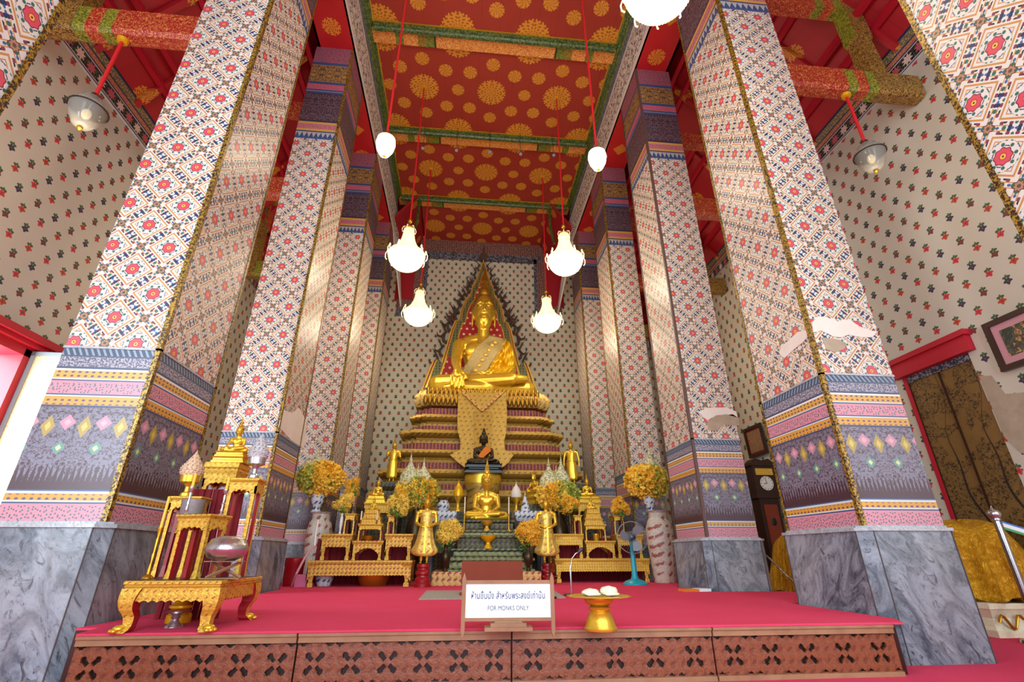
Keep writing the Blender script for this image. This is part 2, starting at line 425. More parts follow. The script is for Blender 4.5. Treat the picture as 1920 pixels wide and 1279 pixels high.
col = t.mix(n > .5, '#5a3a3c', '#8a5a4c'); col = t.mix(d < .2, col, '#b09070'); t.color(col); MT['border_wall'] = t.mat
t = NT('border_dark', .5); x, y, z = t.obj(); n = t.noise(t.vec(x, y, z), 22, 3, .75)
t.color(t.mix(n > .52, '#2a2c3a', '#8a8a90')); MT['border_dark'] = t.mat
# --- nave ceiling with gilt medallions
def medal(t, x, y, cx, cy, R, n=20):
    dx, dy = x-cx, y-cy; r = hyp(dx, dy); th = dy.atan2(dx)
    rr = r/R; edge = rr*(1+.06*(th*n).cos())
    petals = ((th*n*.5+rr*9).sin()*(rr*16).sin()) > -.35
    return (edge < 1), (edge < 1)*petals
def ceiling():
    t = NT('ceiling_red', .6); X, Y, Z = t.obj()
    x = ((X-.36)/1.85+.5).fr()-.5; x = (x*1.85).abs(); y = ((Y-9.5)/3.08+.5).fr()-.5; y = (y*3.08).abs()
    base = t.mix(t.noise(t.objv(), 1.0, 2), '#ae3a26', '#9e2c1c'); col = base
    for cx, cy, R, n in ((0, 0, .38, 28), (.925, 1.37, .40, 28), (.925, 0, .17, 16), (.6, .56, .18, 16), (0, .84, .18, 16)):
        a, b = medal(t, x, y, cx, cy, R, n); col = t.mix(a*.85, col, '#b06018'); col = t.mix(b, col, '#e0982c')
    plank = ((X/.46).fr()) < .02; col = t.mix(plank*.35, col, '#4a0e0a'); t.color(col); MT['ceiling_red'] = t.mat
ceiling()
def roofred():
    t = NT('roof_red', .55); u, v = t.uv(); X, Y, Z = t.obj()
    x = ((Y/1.05).fr()-.5)*1.05; y = ((Z/1.3).fr()-.5)*1.6
    col = t.mix(t.noise(t.objv(), .9, 2), '#b01420', '#9c0e1a'); a, b = medal(t, x, y, 0, 0, .17, 16); col = t.mix(b, col, '#d08a2c')
    pl = (Y/.35).fr() < .02; col = t.mix(pl*.4, col, '#5a0610'); t.color(col); MT['roof_red'] = t.mat
roofred()
def beamred():
    t = NT('beam_gilt', .45); X, Y, Z = t.obj()
    d, c = t.vor(t.vec(X*20, Y*20, Z*20), 1.0, .35, '3D'); n = t.noise(t.vec(X, Y, Z), 34, 3, .8, 1.5)
    base = t.mix(n > .5, '#cc5422', '#ffc860'); s = (X-.4).abs()
    def bandx(a, b): return s.inr(a, b)
    g = bandx(1.55, 1.75)+bandx(2.3, 2.5)+bandx(.0, .0)
    col = t.mix(g, base, t.mix(n > .5, '#3f5a24', '#9aa02c')); col = t.mix(bandx(1.75, 1.95), col, t.mix(n > .5, '#b89a2c', '#5a4a1c')); col = t.mix(bandx(1.5, 1.55), col, '#2a3a20'); t.color(col); MT['beam_gilt'] = t.mat
    t = NT('tie_gilt', .45); X, Y, Z = t.obj(); n = t.noise(t.vec(X, Y, Z), 30, 3, .8, 1.8)
    base = t.mix(n > .55, '#a0181a', '#e09a50'); s = (X-.4).abs()
    col = t.mix(s.inr(5.3, 5.46)+s.inr(5.64, 5.8), base, t.mix(n > .5, '#3f5a24', '#a8a02c')); col = t.mix(s > 5.8, col, t.mix(n > .5, '#4a2a18', '#b08a3c')); t.color(col); MT['tie_gilt'] = t.mat
beamred()
t = NT('lintel_red', .5); X, Y, Z = t.obj(); x = X; y = ((Y-.2)/.9).fr()-.5; y = y*.9; od = ((Y-.2)/.9).fl().mod(2)
xx = ((X-.4).abs()-3.54); col = t.mix(t.noise(t.objv(), 1, 2), '#c01e1e', '#b01820')
a, b = medal(t, xx, y, 0, 0, .19, 16); k = ((xx.abs()+y.abs()) < .2); n = t.noise(t.objv(), 50, 2); col = t.mix(b*od, col, '#d88a2c'); col = t.mix(k*(n > .42)*(1-od), col, '#d88a2c'); t.color(col); MT['lintel_red'] = t.mat
t = NT('floral_band', .6); X, Y, Z = t.obj(); n = t.noise(t.vec(Y.pp(.42), Z*1.1, 0), 3.4, 2, .5, 2.6); n2 = t.noise(t.vec(Y, Z, 5), 9, 2)
zz = Z.inr(11.15, 11.98); col = t.mix((n-.0).inr(.50, .58)*zz, '#e4ddd0', '#4a2c28'); col = t.mix((n2 > .62)*zz, col, '#5a5a44'); col = t.mix(Z > 12.08, col, t.mix(n2 > .5, '#5a6470', '#7c8a90')); t.color(col); MT['floral_band'] = t.mat
t = NT('green_moulding', .45); X, Y, Z = t.obj(); n = t.noise(t.objv(), 20, 2, .7); t.color(t.mix(n > .5, '#2c461c', '#66742a')); MT['green_moulding'] = t.mat
t = NT('gold_strip', .4, .3); X, Y, Z = t.obj(); n = t.noise(t.vec(X+Y, Z, 0), 42, 2, .7, 1.0); t.color(t.mix(n > .5, '#33221c', '#a8862c')); MT['gold_strip'] = t.mat
t = NT('brown_strip', .5); t.color('#5c4540'); MT['brown_strip'] = t.mat
# --- carved and gilded furniture: gold relief over orange-red ground
def carved(k, hi, lo, sc=48, th=.5, metal=.6, bs=.5):
    """repeating lozenges and leaf scrolls, raised hi over sunk lo"""
    t = NT(k, .35); X, Y, Z = t.obj(); u = X+Y; v = Z+Y*.35; w = sc*2.6
    n = t.noise(t.objv(), sc*1.3, 3, .7, 1.2)
    q = ((u+v)*w*.5).sin()*((u-v)*w*.5).sin(); r = ((u*w*.5+((v*w).sin())*.9).sin()).abs()
    f = q*.26+(n-.5)*1.1+r*.22-(th-.5)*1.6; m = f > -.02
    t.color(t.mix(m, lo, t.mix(n > .5, hi, tuple(c*.82 for c in lin(hi)[:3])+(1,)))); t.bump(f, bs, .01); t.l((m*metal).o, t.b.inputs['Metallic']); MT[k] = t.mat
carved('carved_gold', '#edc04a', '#a0622a', 52, .44, .4); carved('carved_red_gold', '#e2b24c', '#a8442a', 38, .5, .4); carved('mosaic_gold', '#b8933e', '#64522a', 17, .47, .3)
carved('mosaic_green', '#7c7c48', '#20302a', 22, .52, .25); carved('mosaic_dark', '#5c5230', '#151917', 26, .55, .3); carved('brocade', '#d8ad5a', '#8f2a3c', 24, .52, .1); carved('gold_brocade', '#f0cc62', '#b98a30', 22, .45, .5)
carved('hair_gold', '#d09a2c', '#7a5418', 40, .42, .8); carved('textile_gold', '#c4a24c', '#7a602e', 17, .45, .3); carved('famille_rose', '#cfc6b8', '#96504a', 15, .5, 0); carved('blue_white', '#dfe2e4', '#2c4a8a', 26, .52, 0)
carved('bead_grey', '#c9c6c8', '#7c747c', 60, .45, .1); carved('bead_rose', '#e0c0a0', '#a86a4a', 60, .45, .1)
carved('carved_wood', '#86492f', '#6b3621', 34, .5, 0, .3)
t = NT('petal_band', .6); u, v = t.uv(); n = t.noise(t.objv(), 24, 2, .8); tri = ((u/.09).fr()-.5).abs(); col = t.mix(n > .5, '#551220', '#8c2c44'); vz = (v/.03).fr(); col = t.mix(tri < .16, col, '#a8642c'); t.color(col); MT['petal_band'] = t.mat
t = NT('star_red', .6); u, v = t.uv(); x = (u/.22).fr()-.5; y = (v/.22).fr()-.5; od = (v/.22).fl().mod(2)*.5; x = ((u/.22)+od).fr()-.5
t.color(t.mix(hyp(x, y) < .2, '#b51c1c', '#e8c8a0')); MT['star_red'] = t.mat
# --- painted door leaf: dark trees on gold
def doorleaf():
    t = NT('door_painted', .45); X, Y, Z = t.obj(); n = t.noise(t.vec(Y, Z, 0), 26, 4, .75, 1.2); g = t.noise(t.vec(Y, Z, 4), 2.6, 2, .5, .6)
    yy = (Y-.0+.09*((Z*2.3).sin())+.03*((Z*7.1).sin())).pp(.5); tr = (yy-.27).abs() < (.035-.012*Z).max(.004)
    col = t.mix(t.noise(t.objv(), 3, 3), '#8a6a34', '#6f5428'); col = t.mix((n > .53)*(g > .42), col, '#2a2014'); col = t.mix(tr*(Z > .0), col, '#251a12')
    t.color(col); MT['door_painted'] = t.mat
doorleaf()
t = NT('shutter_gold', .4, .2); n = t.noise(t.objv(), 46, 3, .8, 1); t.color(t.mix(n > .6, '#efe3a8', '#b09a4a')); MT['shutter_gold'] = t.mat
t = NT('picture', .6); n = t.noise(t.objv(), 9, 3, .6, 1); t.color(t.ramp(n, [(0, '#3a4038'), (.42, '#5a6252'), (.5, '#4a4034'), (.58, '#b89a5a'), (.64, '#8a5a44')])); MT['picture'] = t.mat
t = NT('picture_sepia', .6); n = t.noise(t.objv(), 14, 3, .6, 1); t.color(t.ramp(n, [(0, '#8a6a4a'), (.5, '#a07a58'), (.6, '#8a4030')])); MT['picture_sepia'] = t.mat
simple('pink_mount', '#c9939c', .6)
t = NT('pink_gauze', .7); t.color('#b0506a'); MT['pink_gauze'] = t.mat
M_ = MT
# ---------------------------------------------------------------- the hall
XL, XR, YW = -6.15, 7.0, 16.62          # side wall faces, back wall face
ZL, ZR = 7.75, 8.1                       # top of the papered walls
PL = .34                                 # platform height
b = MB().box(-8, 9, -6, YW+.2, -.12, 0); struct('floor', b, M_['carpet'])
def wall_with_hole(name, x0, x1, ztop, ya, yb, za, zb):
    b = MB(); Y0, Y1 = -6, YW+.2
    b.box(x0, x1, Y0, ya, 0, ztop).box(x0, x1, yb, Y1, 0, ztop).box(x0, x1, ya, yb, zb, ztop)
    if za > 0: b.box(x0, x1, ya, yb, 0, za)
    return struct(name, b, M_['wall_sprigs'])
wall_with_hole('wall_left', XL-.5, XL, ZL, 5.0, 6.82, .8, 3.42)
wall_with_hole('wall_right', XR, XR+.5, ZR, 5.62, 6.68, 0, 3.5)
b = MB().box(XL-.5, XR+.5, YW, YW+.3, 0, 13.2); struct('wall_back', b, M_['wall_sprigs_back'])
# border friezes on top of the side walls (built at the wall, origin at their lower edge)
def frieze(name, x, z):
    o = MB().box(-.02, .02, -3, YW-.03, 0, .64).build(name, M_['border_floral'], None, False, (x, 0, z)); tag(o, kind='structure')
frieze('trim_1', XL, ZL-.02); frieze('trim_2', XR, ZR-.02)
# plaster patch where the right wall's paper has peeled, by the door
o = MB().prism([(5.6, 3.05), (5.45, 3.0), (5.38, 2.72), (5.1, 2.66), (4.9, 2.5), (4.2, 2.3), (4.2, 1.6), (5.2, 1.7), (5.5, 2.0), (5.6, 2.2)], 0, .006, Matrix(((0, 1, 0, 6.992), (1, 0, 0, 0), (0, 0, 1, 0), (0, 0, 0, 1)))).build('plaster_patch', M_['worn_plaster'])
tag(o, 'bare brown plaster where the paper has peeled from the right wall below the framed picture', 'plaster patch')
# nave ceiling
b = MB().box(-3.6, 4.4, -3, YW+.2, 12.78, 12.9); struct('ceiling_board', b, M_['red_paint'])
b = MB().box(-2.8, 3.6, -1, 14.0, 12.6, 12.75); struct('ceiling', b, M_['ceiling_red'])
b = MB().box(-1.92, 2.78, 14.0, YW, 12.6, 12.75); struct('ceiling_end_bay', b, M_['ceiling_red'])
for sx, nm in ((-1, 'left'), (1, 'right')):
    X = lambda d: .4+sx*d
    # longitudinal lintel on the pillar heads
    b = MB().box(min(X(3.14), X(3.93)), max(X(3.14), X(3.93)), -3, 13.95, 11.0, 11.05); struct('trim_lintel_'+nm, b, M_['lintel_red'])
    b = MB().box(min(X(3.13), X(3.18)), max(X(3.13), X(3.18)), -3, 13.95, 11.0, 12.45)
    a = X(3.13); c = X(3.18)
    b.add([(a, 13.95, 11.0), (a, 13.95, 12.45), (X(3.0), YW, 9.5), (X(3.0), YW, 9.4), (c, 13.95, 11.0), (c, 13.95, 12.45), (X(3.05), YW, 9.5), (X(3.05), YW, 9.4)],
          [(0, 1, 2, 3), (7, 6, 5, 4), (0, 4, 5, 1), (1, 5, 6, 2), (2, 6, 7, 3), (3, 7, 4, 0)])
    struct('trim_nave_band_'+nm, b, M_['floral_band'])
    b = MB().box(min(X(3.88), X(3.93)), max(X(3.88), X(3.93)), -3, YW, 11.0, 12.8); struct('trim_outer_'+nm, b, M_['roof_red'])
    b = MB(); q = [(X(3.14), 12.36), (X(3.09), 12.38), (X(3.09), 12.43), (X(3.04), 12.46), (X(3.04), 12.54), (X(3.0), 12.56), (X(3.0), 12.6), (X(3.14), 12.6)]
    b.prism(q, -1, 13.95); struct('trim_moulding_'+nm, b, M_['green_moulding'])
    b = MB().box(min(X(3.0), X(2.97)), max(X(3.0), X(2.97)), -1, 13.95, 12.57, 12.6); struct('trim_bead_'+nm, b, M_['gold'])
    # slanting soffit of the last bay
    zt = 12.6; P = [(X(2.35), 13.9, zt), (X(2.4), YW-.02, zt), (X(2.72), YW-.02, 11.8), (X(3.13), YW-.02, 11.3), (X(3.13), 13.9, 11.5)]
    b = MB(); vs = P+[(p[0]+sx*.06, p[1], p[2]+.04) for p in P]; b.add(vs, [(0, 1, 2, 3, 4), (9, 8, 7, 6, 5)]+[(i, i+5, (i+1) % 5+5, (i+1) % 5) for i in range(5)])
    struct('ceiling_slope_'+nm, b, M_['roof_red'])
    b = MB().tube([(X(2.36), 14.0, 12.5), (X(2.36), 14.02, 11.6), (X(2.5), 14.05, 10.9)], .05, 4); struct('trim_post_'+nm, b, M_['green_moulding'])
    # aisle roof, purlins, rafters
    xw = XL if sx < 0 else XR; zw = (ZL if sx < 0 else ZR)+.6; xi = X(3.93); zi = 11.9
    b = MB(); b.prism([(xw, zw), (xi, zi), (xi, zi+.12), (xw, zw+.12)], -3, YW); struct('ceiling_aisle_'+nm, b, M_['roof_red'])
    for k in range(-1, 16):
        y = 1.1+k*1.04 - .5
        if y > YW: break
        b = MB(); b.prism([(xw, zw-.02), (xi, zi-.02), (xi, zi-.17), (xw, zw-.17)], y-.055, y+.055); struct('trim_rafter', b, M_['roof_red'])
    for q in (.18, .5, .82):
        x, z = xw+(xi-xw)*q, zw+(zi-zw)*q-.14
        for dz in (-.08, .10): 
            b = MB(); b.cbox((x+dz*1.6*(-sx), 6.5, z+dz*1.25-.04), (.05, 10, .05)); struct('trim_purlin', b, M_['red_paint'])
# gilt cross beams of the nave
for k, yc in enumerate((4.78, 7.88, 11.0, 14.02)):
    b = MB(); b.box(-2.7, 3.5, yc+.02, yc+.4, 12.52, 12.6)
    o = struct('trim_beam', b, M_['beam_gilt'])
    b = MB(); b.prismx([(yc+.05, 12.44), (yc-.02, 12.44), (yc-.05, 12.48), (yc-.05, 12.53), (yc-.1, 12.55), (yc-.1, 12.6), (yc+.05, 12.6)], -2.6, 3.4); struct('trim_beam_moulding', b, M_['green_moulding'])
    b = MB().box(-2.6, 3.4, yc-.125, yc-.1, 12.575, 12.6); struct('trim_beam_bead', b, M_['gold'])
# aisle tie beams with carved ends, upper ties, struts
for sx, nm in ((-1, 'left'), (1, 'right')):
    X = lambda d: .4+sx*d
    for yc in (1.75, 4.8, 7.9, 11.0, 14.05):
        zt = 7.2 if sx < 0 else 7.4
        xe = XL+.02 if sx < 0 else XR-.02
        lo, hi = min(X(3.93), xe), max(X(3.93), xe)
        b = MB(); c = .05
        b.prismx([(yc-.13, zt-.02+c), (yc-.13+c, zt-.02), (yc+.13-c, zt-.02), (yc+.13, zt-.02+c), (yc+.13, zt+.4), (yc-.13, zt+.4)], lo, hi)
        struct('trim_tie_beam', b, M_['tie_gilt'])
        b = MB().box(min(X(3.93), X(6.2)), max(X(3.93), X(6.2)), yc-.11, yc+.11, 9.4, 9.7); struct('trim_upper_tie', b, M_['tie_gilt'])
        xs = X(5.95); b = MB(); b.rectloft([(.14, .12, zt+.4), (.12, .11, 8.6), (.15, .13, 8.7), (.15, .13, 9.4)], (xs, yc)); struct('trim_strut', b, M_['tie_gilt'])
# frieze round the back wall
def plate(name, pts, mat, y0=YW-.05, y1=YW-.005): struct(name, MB().prism(pts, y0, y1), mat)
plate('trim_back_top', [(-2.1, 12.6), (2.95, 12.6), (2.95, 12.02), (-2.1, 12.02)], M_['border_wall'])
plate('trim_back_top_dark', [(-2.1, 12.02), (2.95, 12.02), (2.95, 11.7), (-2.1, 11.7)], M_['border_dark'])
for sx in (-1, 1):
    X = lambda d: .4+sx*d
    plate('trim_back_red', [(X(2.6), 12.7), (X(3.3), 12.7), (X(3.3), 9.7), (X(2.6), 9.7)], M_['roof_red'], YW-.04, YW-.01)
    plate('trim_back_side', [(X(2.24), 11.85), (X(2.62), 11.85), (X(2.62), 9.75), (X(2.24), 9.75)], M_['border_wall'], YW-.06, YW-.02)
    plate('trim_back_side_dark', [(X(2.12), 11.9), (X(2.24), 11.9), (X(2.24), 9.2), (X(2.12), 9.2)], M_['border_dark'])
    plate('trim_back_foot', [(X(2.24), 9.75), (X(3.2), 9.75), (X(3.2), 9.35), (X(2.24), 9.35)], M_['border_wall'], YW-.06, YW-.02)
    plate('trim_back_foot_dark', [(X(2.12), 9.35), (X(3.2), 9.35), (X(3.2), 9.05), (X(2.12), 9.05)], M_['border_dark'], YW-.055, YW-.02)
for sx in (-1, 1):                       # wall either side, above the aisle line
    pass
# ---------------------------------------------------------------- platform
def plat(fy, e):          # outline that steps round the marble plinths
    P = [(-2.42-e, fy), (-2.42-e, fy)][:1]+[]
    P = [(-2.42-e, fy), (3.3+e, fy), (3.42+e, fy+.2)]
    for k in range(4):
        y0, y1 = (4.27, 7.27, 10.34, 13.36)[k]-.1, (4.27, 7.27, 10.34, 13.36)[k]+1.08+.1
        P += [(3.45, y0), (3.45, y1), (4.6, y1)] if k == 0 else [(4.6, y0), (3.43 if k == 1 else 3.45, y0), (3.43 if k == 1 else 3.45, y1), (4.6, y1)]
    P += [(4.6, YW-.01), (-3.8, YW-.01)]
    for k in (3, 2, 1, 0):
        y0, y1 = (4.257, 7.43, 10.46, 13.5)[k]-.1, (4.257, 7.43, 10.46, 13.5)[k]+1.08+.1
        P += [(-3.8, y1), (-2.64, y1), (-2.64, y0)]+([(-3.8, y0)] if k else [(-2.5, y0)])
    return P
b = MB().prismz(plat(3.92, 0), .0, PL-.015)
o = b.build('platform', M_['dark_wood']); tag(o, 'long low wooden platform filling the hall between the pillar rows', 'platform')
b = MB().prismz(plat(3.86, .02), PL-.014, PL)
o = b.build('carpet', M_['carpet']); tag(o, 'red carpet laid over the whole raised platform', 'carpet')
# carved front of the platform, pierced with groups of four keyholes
def carved_panel(wd, ngroup):
    H0, H1 = .03, PL-.075; cell = .0058; nx = int(wd/cell); nz = int((H1-H0)/cell); per = wd/ngroup
    def hole(x, z):
        u = (x % per)-per/2; zc = (H0+H1)/2; v = z-zc
        a, c = abs(u)-.033, abs(v)-.034
        p, q = (a+c)*.7071, (a-c)*.7071
        if abs(p) < .026 and abs(q) < .014: return True
        if (p-.014)**2+q**2 < .019**2: return True
        u2 = ((x+per/2) % per)-per/2; w = .03; e = .02
        d = (H1-.004-z) if v > 0 else (z-H0-.004)
        if 0 <= d < e and abs(abs(u2)-.034) < (w*(1-d/e)): return True
        return False
    keep = {(i, j) for i in range(nx) for j in range(nz) if not hole((i+.5)*cell, H0+(j+.5)*cell)}
    b = MB(); idx = {}
    def v(i, j, y):
        k = (i, j, y)
        if k not in idx: idx[k] = len(b.v); b.v.append(Vector((i*wd/nx, y, H0+j*(H1-H0)/nz)))
        return idx[k]
    for i, j in keep:
        b.f.append([v(i, j, 0), v(i+1, j, 0), v(i+1, j+1, 0), v(i, j+1, 0)]); b.m.append(0)
        for (di, dj, p, q) in ((-1, 0, (i, j+1), (i, j)), (1, 0, (i+1, j), (i+1, j+1)), (0, -1, (i, j), (i+1, j)), (0, 1, (i+1, j+1), (i, j+1))):
            if (i+di, j+dj) not in keep: b.f.append([v(*p, 0), v(*q, 0), v(*q, .018), v(*p, .018)][::-1]); b.m.append(0)
    return b
xs = [-2.43, at(558, 1230, 3.9).x, at(960, 1230, 3.9).x, at(1338, 1230, 3.9).x, 3.24]
names = ['leftmost of four, beneath the low gold table', 'second from left, between low gold table and sign', 'third from left, beneath the monks sign and tray', 'rightmost of four, ending at the marble pillar']
for i in range(4):
    t = thing('carved_screen', 'pierced carved wooden screen, '+names[i], 'panel', (xs[i], 3.875, 0), 0, 'carved panels along the platform front')
    wd = xs[i+1]-xs[i]-.012; carved_panel(wd, 6 if i < 2 else 5).build('fretwork', M_['carved_wood'], t)
    MB().box(0, wd, -.018, .03, PL-.07, PL-.032).box(0, wd, -.03, .03, PL-.032, PL-.015).build('top_rail', M_['light_wood'], t)
    MB().box(0, wd, -.014, .03, 0.0, .03).build('bottom_rail', M_['light_wood'], t)
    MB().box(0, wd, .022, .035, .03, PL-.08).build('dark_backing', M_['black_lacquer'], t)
# ---------------------------------------------------------------- pillars
simple('seam', '#4a4442', .7)
CW, CD = .79, 1.08
def pillar(xi, sd, y0, label, strip='gold_strip', w=CW):
    xc = xi+sd*w/2; t = thing('pillar', label, 'pillar', (xc, y0+CD/2, 0), 0, 'tiled square pillars of the nave')
    hx, hy = w/2, CD/2
    def oct_(e, c): a, d = hx+e, hy+e; return [(-a+c, -d), (a-c, -d), (a, -d+c), (a, d-c), (a-c, d), (-a+c, d), (-a, d-c), (-a, -d+c)]
    b = MB(); b.prismz(oct_(.07, .09), 0, 1.0)
    pl = b.build('marble_plinth', M_['marble_grey'], t)
    c = MB()
    for ax in (-1, 1):
        for ay in (-1, 1):
            a, d, k = hx+.071, hy+.071, .095
            c.prismz([(ax*a, ay*(d-k)), (ax*(a-k), ay*d), (ax*(a-k-.01), ay*(d-.012)), (ax*(a-.012), ay*(d-k-.01))], 0, .999)
    c.build('plinth_corners', M_['marble_pale'], pl)
    c = MB()
    for ax in (-1, 1):
        for ay in (-1, 1):
            a, d, k = hx+.0715, hy+.0715, .095
            for qx, qy in ((ax*a, ay*(d-k)), (ax*(a-k), ay*d)): c.cbox((qx, qy, .498), (.004, .004, .497))
    c.build('plinth_seams', M_['seam'], pl)
    b = MB(); b.prismz(oct_(.09, .1), .995, 1.022); b.prismz(oct_(.05, .08), 1.02, 1.04); b.build('plinth_cap', M_['marble_white'], t)
    MB().box(-hx, hx, -hy, hy, 1.03, 2.485).build('dado_band', M_['tile_dado'], t)
    MB().box(-hx-.008, hx+.008, -hy-.008, hy+.008, 2.47, 2.49).build('dado_fillet', M_['marble_white'], t)
    MB().box(-hx, hx, -hy, hy, 2.485, 8.32).build('shaft', M_['tile_lattice'], t)
    MB().box(-hx, hx, -hy, hy, 8.32, 11.0).build('head_band', M_['tile_headband'], t)
    for ix, iy in ((-sd, -1), (-sd, 1)):
        x, y = ix*hx, iy*hy; r = .03
        MB().prismz([(x-r, y-r*.5), (x+r, y-r*.5), (x+r, y+r*.5), (x-r, y+r*.5)] if False else [(x-ix*.035, y+iy*.008), (x+ix*.008, y+iy*.008), (x+ix*.008, y-iy*.035)], 1.035, 10.99).build('corner_strip', M_[strip], t)
    return t
PIL = {}
for k, y0, lab in ((-1, 1.2, 'nearest pillar on the left, cut by the top left corner'), (0, 4.257, 'big left pillar beside the low gold table'), (1, 7.43, 'second large left pillar, behind the stand with the small seated statue'),
                   (2, 10.46, 'third left pillar, behind the orange flower ball'), (3, 13.5, 'farthest left pillar, beside the big seated statue')):
    PIL['L', k] = pillar(-2.74 if k != 1 else -2.78, -1, y0, 'floral tiled square pillar on marble plinth, '+lab, w=CW if k < 2 else .7)
for k, y0, lab in ((-1, 1.2, 'nearest pillar on the right, cut by the top right corner'), (0, 4.27, 'big right pillar with white plaster patch'), (1, 7.27, 'second large right pillar, beside the tall brown clock'),
                   (2, 10.34, 'third right pillar, behind the big patterned vase'), (3, 13.36, 'farthest right pillar, beside the big seated statue')):
    PIL['R', k] = pillar(3.56 if k != -1 else 3.6, 1, y0, 'floral tiled square pillar on marble plinth, '+lab, strip={1: 'brown_strip'}.get(k, 'gold_strip'), w=CW if k < 2 else .72)
# bare plaster where the tiles have come off (in front of the pillar faces)
def patch(par, pts, mat, face, name='plaster_patch'):
    ox, oy = par.location.x, par.location.y
    if face == 'front': b = MB().prism([(p[0]-ox, p[2]) for p in pts], -CD/2-.006, -CD/2+.001)
    else:
        x0 = -CW/2 if par.location.x > 0 else CW/2; b = MB(); s_ = 1 if par.location.x > 0 else -1
        b.prismx([(p[1]-oy, p[2]) for p in pts], min(x0-s_*.006, x0+s_*.001), max(x0-s_*.006, x0+s_*.001))
    o = b.build(name, M_[mat], par); o['label'] = 'bare plaster patch'; return o
z8 = lambda x, y: (1440+x/3.2, 400+y/3.2)
R0 = PIL['R', 0]
patch(R0, [at(*z8(*p), 4.27) for p in ((262, 655), (300, 620), (340, 622), (420, 650), (455, 640), (490, 640), (545, 680), (650, 715), (625, 745), (560, 745), (480, 730), (440, 745), (390, 740), (320, 705), (270, 715))], 'white_plaster', 'front')
patch(R0, [at(*z8(*p), 4.27) for p in ((322, 745), (370, 752), (430, 760), (470, 790), (455, 815), (400, 835), (350, 820))], 'worn_plaster', 'front')
patch(R0, [atx(*z8(*p), 3.56) for p in ((235, 700), (180, 712), (120, 770), (80, 800), (70, 840), (100, 870), (160, 815), (215, 770), (240, 740))], 'white_plaster', 'side')
R1 = PIL['R', 1]
z7 = lambda x, y: (1240+x/2.465, 760+y/2.465)
patch(R1, [at(*z7(*p), 7.27) for p in ((170, 30), (215, 12), (300, 10), (345, 30), (352, 58), (300, 42), (250, 48), (215, 70), (200, 60))], 'white_plaster', 'front')
patch(R1, [at(*z7(*p), 7.27) for p in ((212, 78), (250, 50), (330, 42), (358, 62), (360, 95), (290, 90), (250, 120), (215, 110))], 'worn_plaster', 'front')
L1 = PIL['L', 1]
patch(L1, [atx(px, py, -2.78) for px, py in ((522, 800), (530, 768), (548, 775), (560, 765), (575, 790), (570, 842), (545, 825))], 'white_plaster', 'side')
# ---------------------------------------------------------------- left window, right door, clock, pictures
t = thing('window_1', None, None); t['kind'] = 'structure'
b = MB()
for y0, y1, z0, z1 in ((4.92, 5.08, .8, 3.42), (6.76, 6.86, .8, 3.42), (4.92, 6.9, 3.32, 3.46), (4.92, 6.9, .74, .86)): b.box(XL-.3, XL+.07, y0, y1, z0, z1)
b.build('window_frame', M_['red_paint'], t)
b = MB(); b.prismz([(XL-.01, 5.0), (XL+.16, 5.0), (XL+.16, 7.34), (XL-.01, 7.42)], 3.44, 3.5); b.prismz([(XL-.01, 5.0), (XL+.22, 5.0), (XL+.22, 7.4), (XL-.01, 7.46)], 3.5, 3.6); b.build('window_cornice', M_['red_paint'], t)
t = thing('window_shutter', 'tall gold painted shutter swung open into the room beside the left window', 'shutter', (XL+.07, 6.9, 0), .04)
MB().box(0, .6, -.02, .02, .9, 3.38).build('shutter_leaf', M_['shutter_gold'], t)
simple('shutter_edge', '#8fa3a5', .5)
b = MB()
for q in ((0, .05, .86, 3.42), (.55, .6, .86, 3.42), (0, .6, .86, .92), (0, .6, 3.36, 3.42)): b.box(q[0], q[1], -.035, .035, q[2], q[3])
b.build('shutter_frame', M_['shutter_edge'], t)
t = thing('door_1', None, None); t['kind'] = 'structure'
b = MB().box(6.9, 7.1, 5.5, 6.8, 3.4, 3.62).box(6.86, 7.1, 5.46, 6.84, 3.62, 3.7).box(6.985, 7.1, 6.66, 6.72, 0, 3.4)
b.build('door_frame', M_['red_paint'], t)
for y in (5.62, 6.15):
    l = MB().box(7.02, 7.07, y, y+.525, 0, 3.42).build('door_leaf', M_['door_painted'], t)
    MB().box(7.0, 7.03, y, y+.525, 3.3, 3.42).build('door_leaf_band', M_['border_dark'], l)
    MB().box(7.0, 7.03, y+.505, y+.525, 0, 3.3).build('door_leaf_edge', M_['dark_wood'], l)
def framed(name, label, y0, y1, z0, z1, x, tilt, fm, mm, pm, w=.07):
    t = thing(name, label, 'picture', (x, (y0+y1)/2, z0)); t.rotation_euler = (0, -tilt, 0); hy = (y1-y0)/2; h = z1-z0
    b = MB().box(-.05, 0, -hy, hy, 0, w).box(-.05, 0, -hy, hy, h-w, h).box(-.05, 0, -hy, -hy+w, w, h-w).box(-.05, 0, hy-w, hy, w, h-w); b.build('picture_frame', fm, t)
    MB().box(-.022, -.01, -hy+w, hy-w, w, h-w).build('mount', mm, t)
    m = w+.09 if mm is M_['pink_mount'] else w+.04
    MB().box(-.028, -.02, -hy+m, hy-m, m, h-m).build('painting', pm, t)
framed('framed_picture', 'large framed painting with pink mount on the right wall beside the painted door', 4.3, 5.27, 2.98, 3.66, 6.98, .0, M_['dark_wood'], M_['pink_mount'], M_['picture'])
framed('framed_picture', 'small brown framed picture hung on the right wall above the clock', 10.55, 11.3, 2.95, 3.66, 6.97, .05, M_['dark_wood'], M_['red_wood'], M_['picture_sepia'])
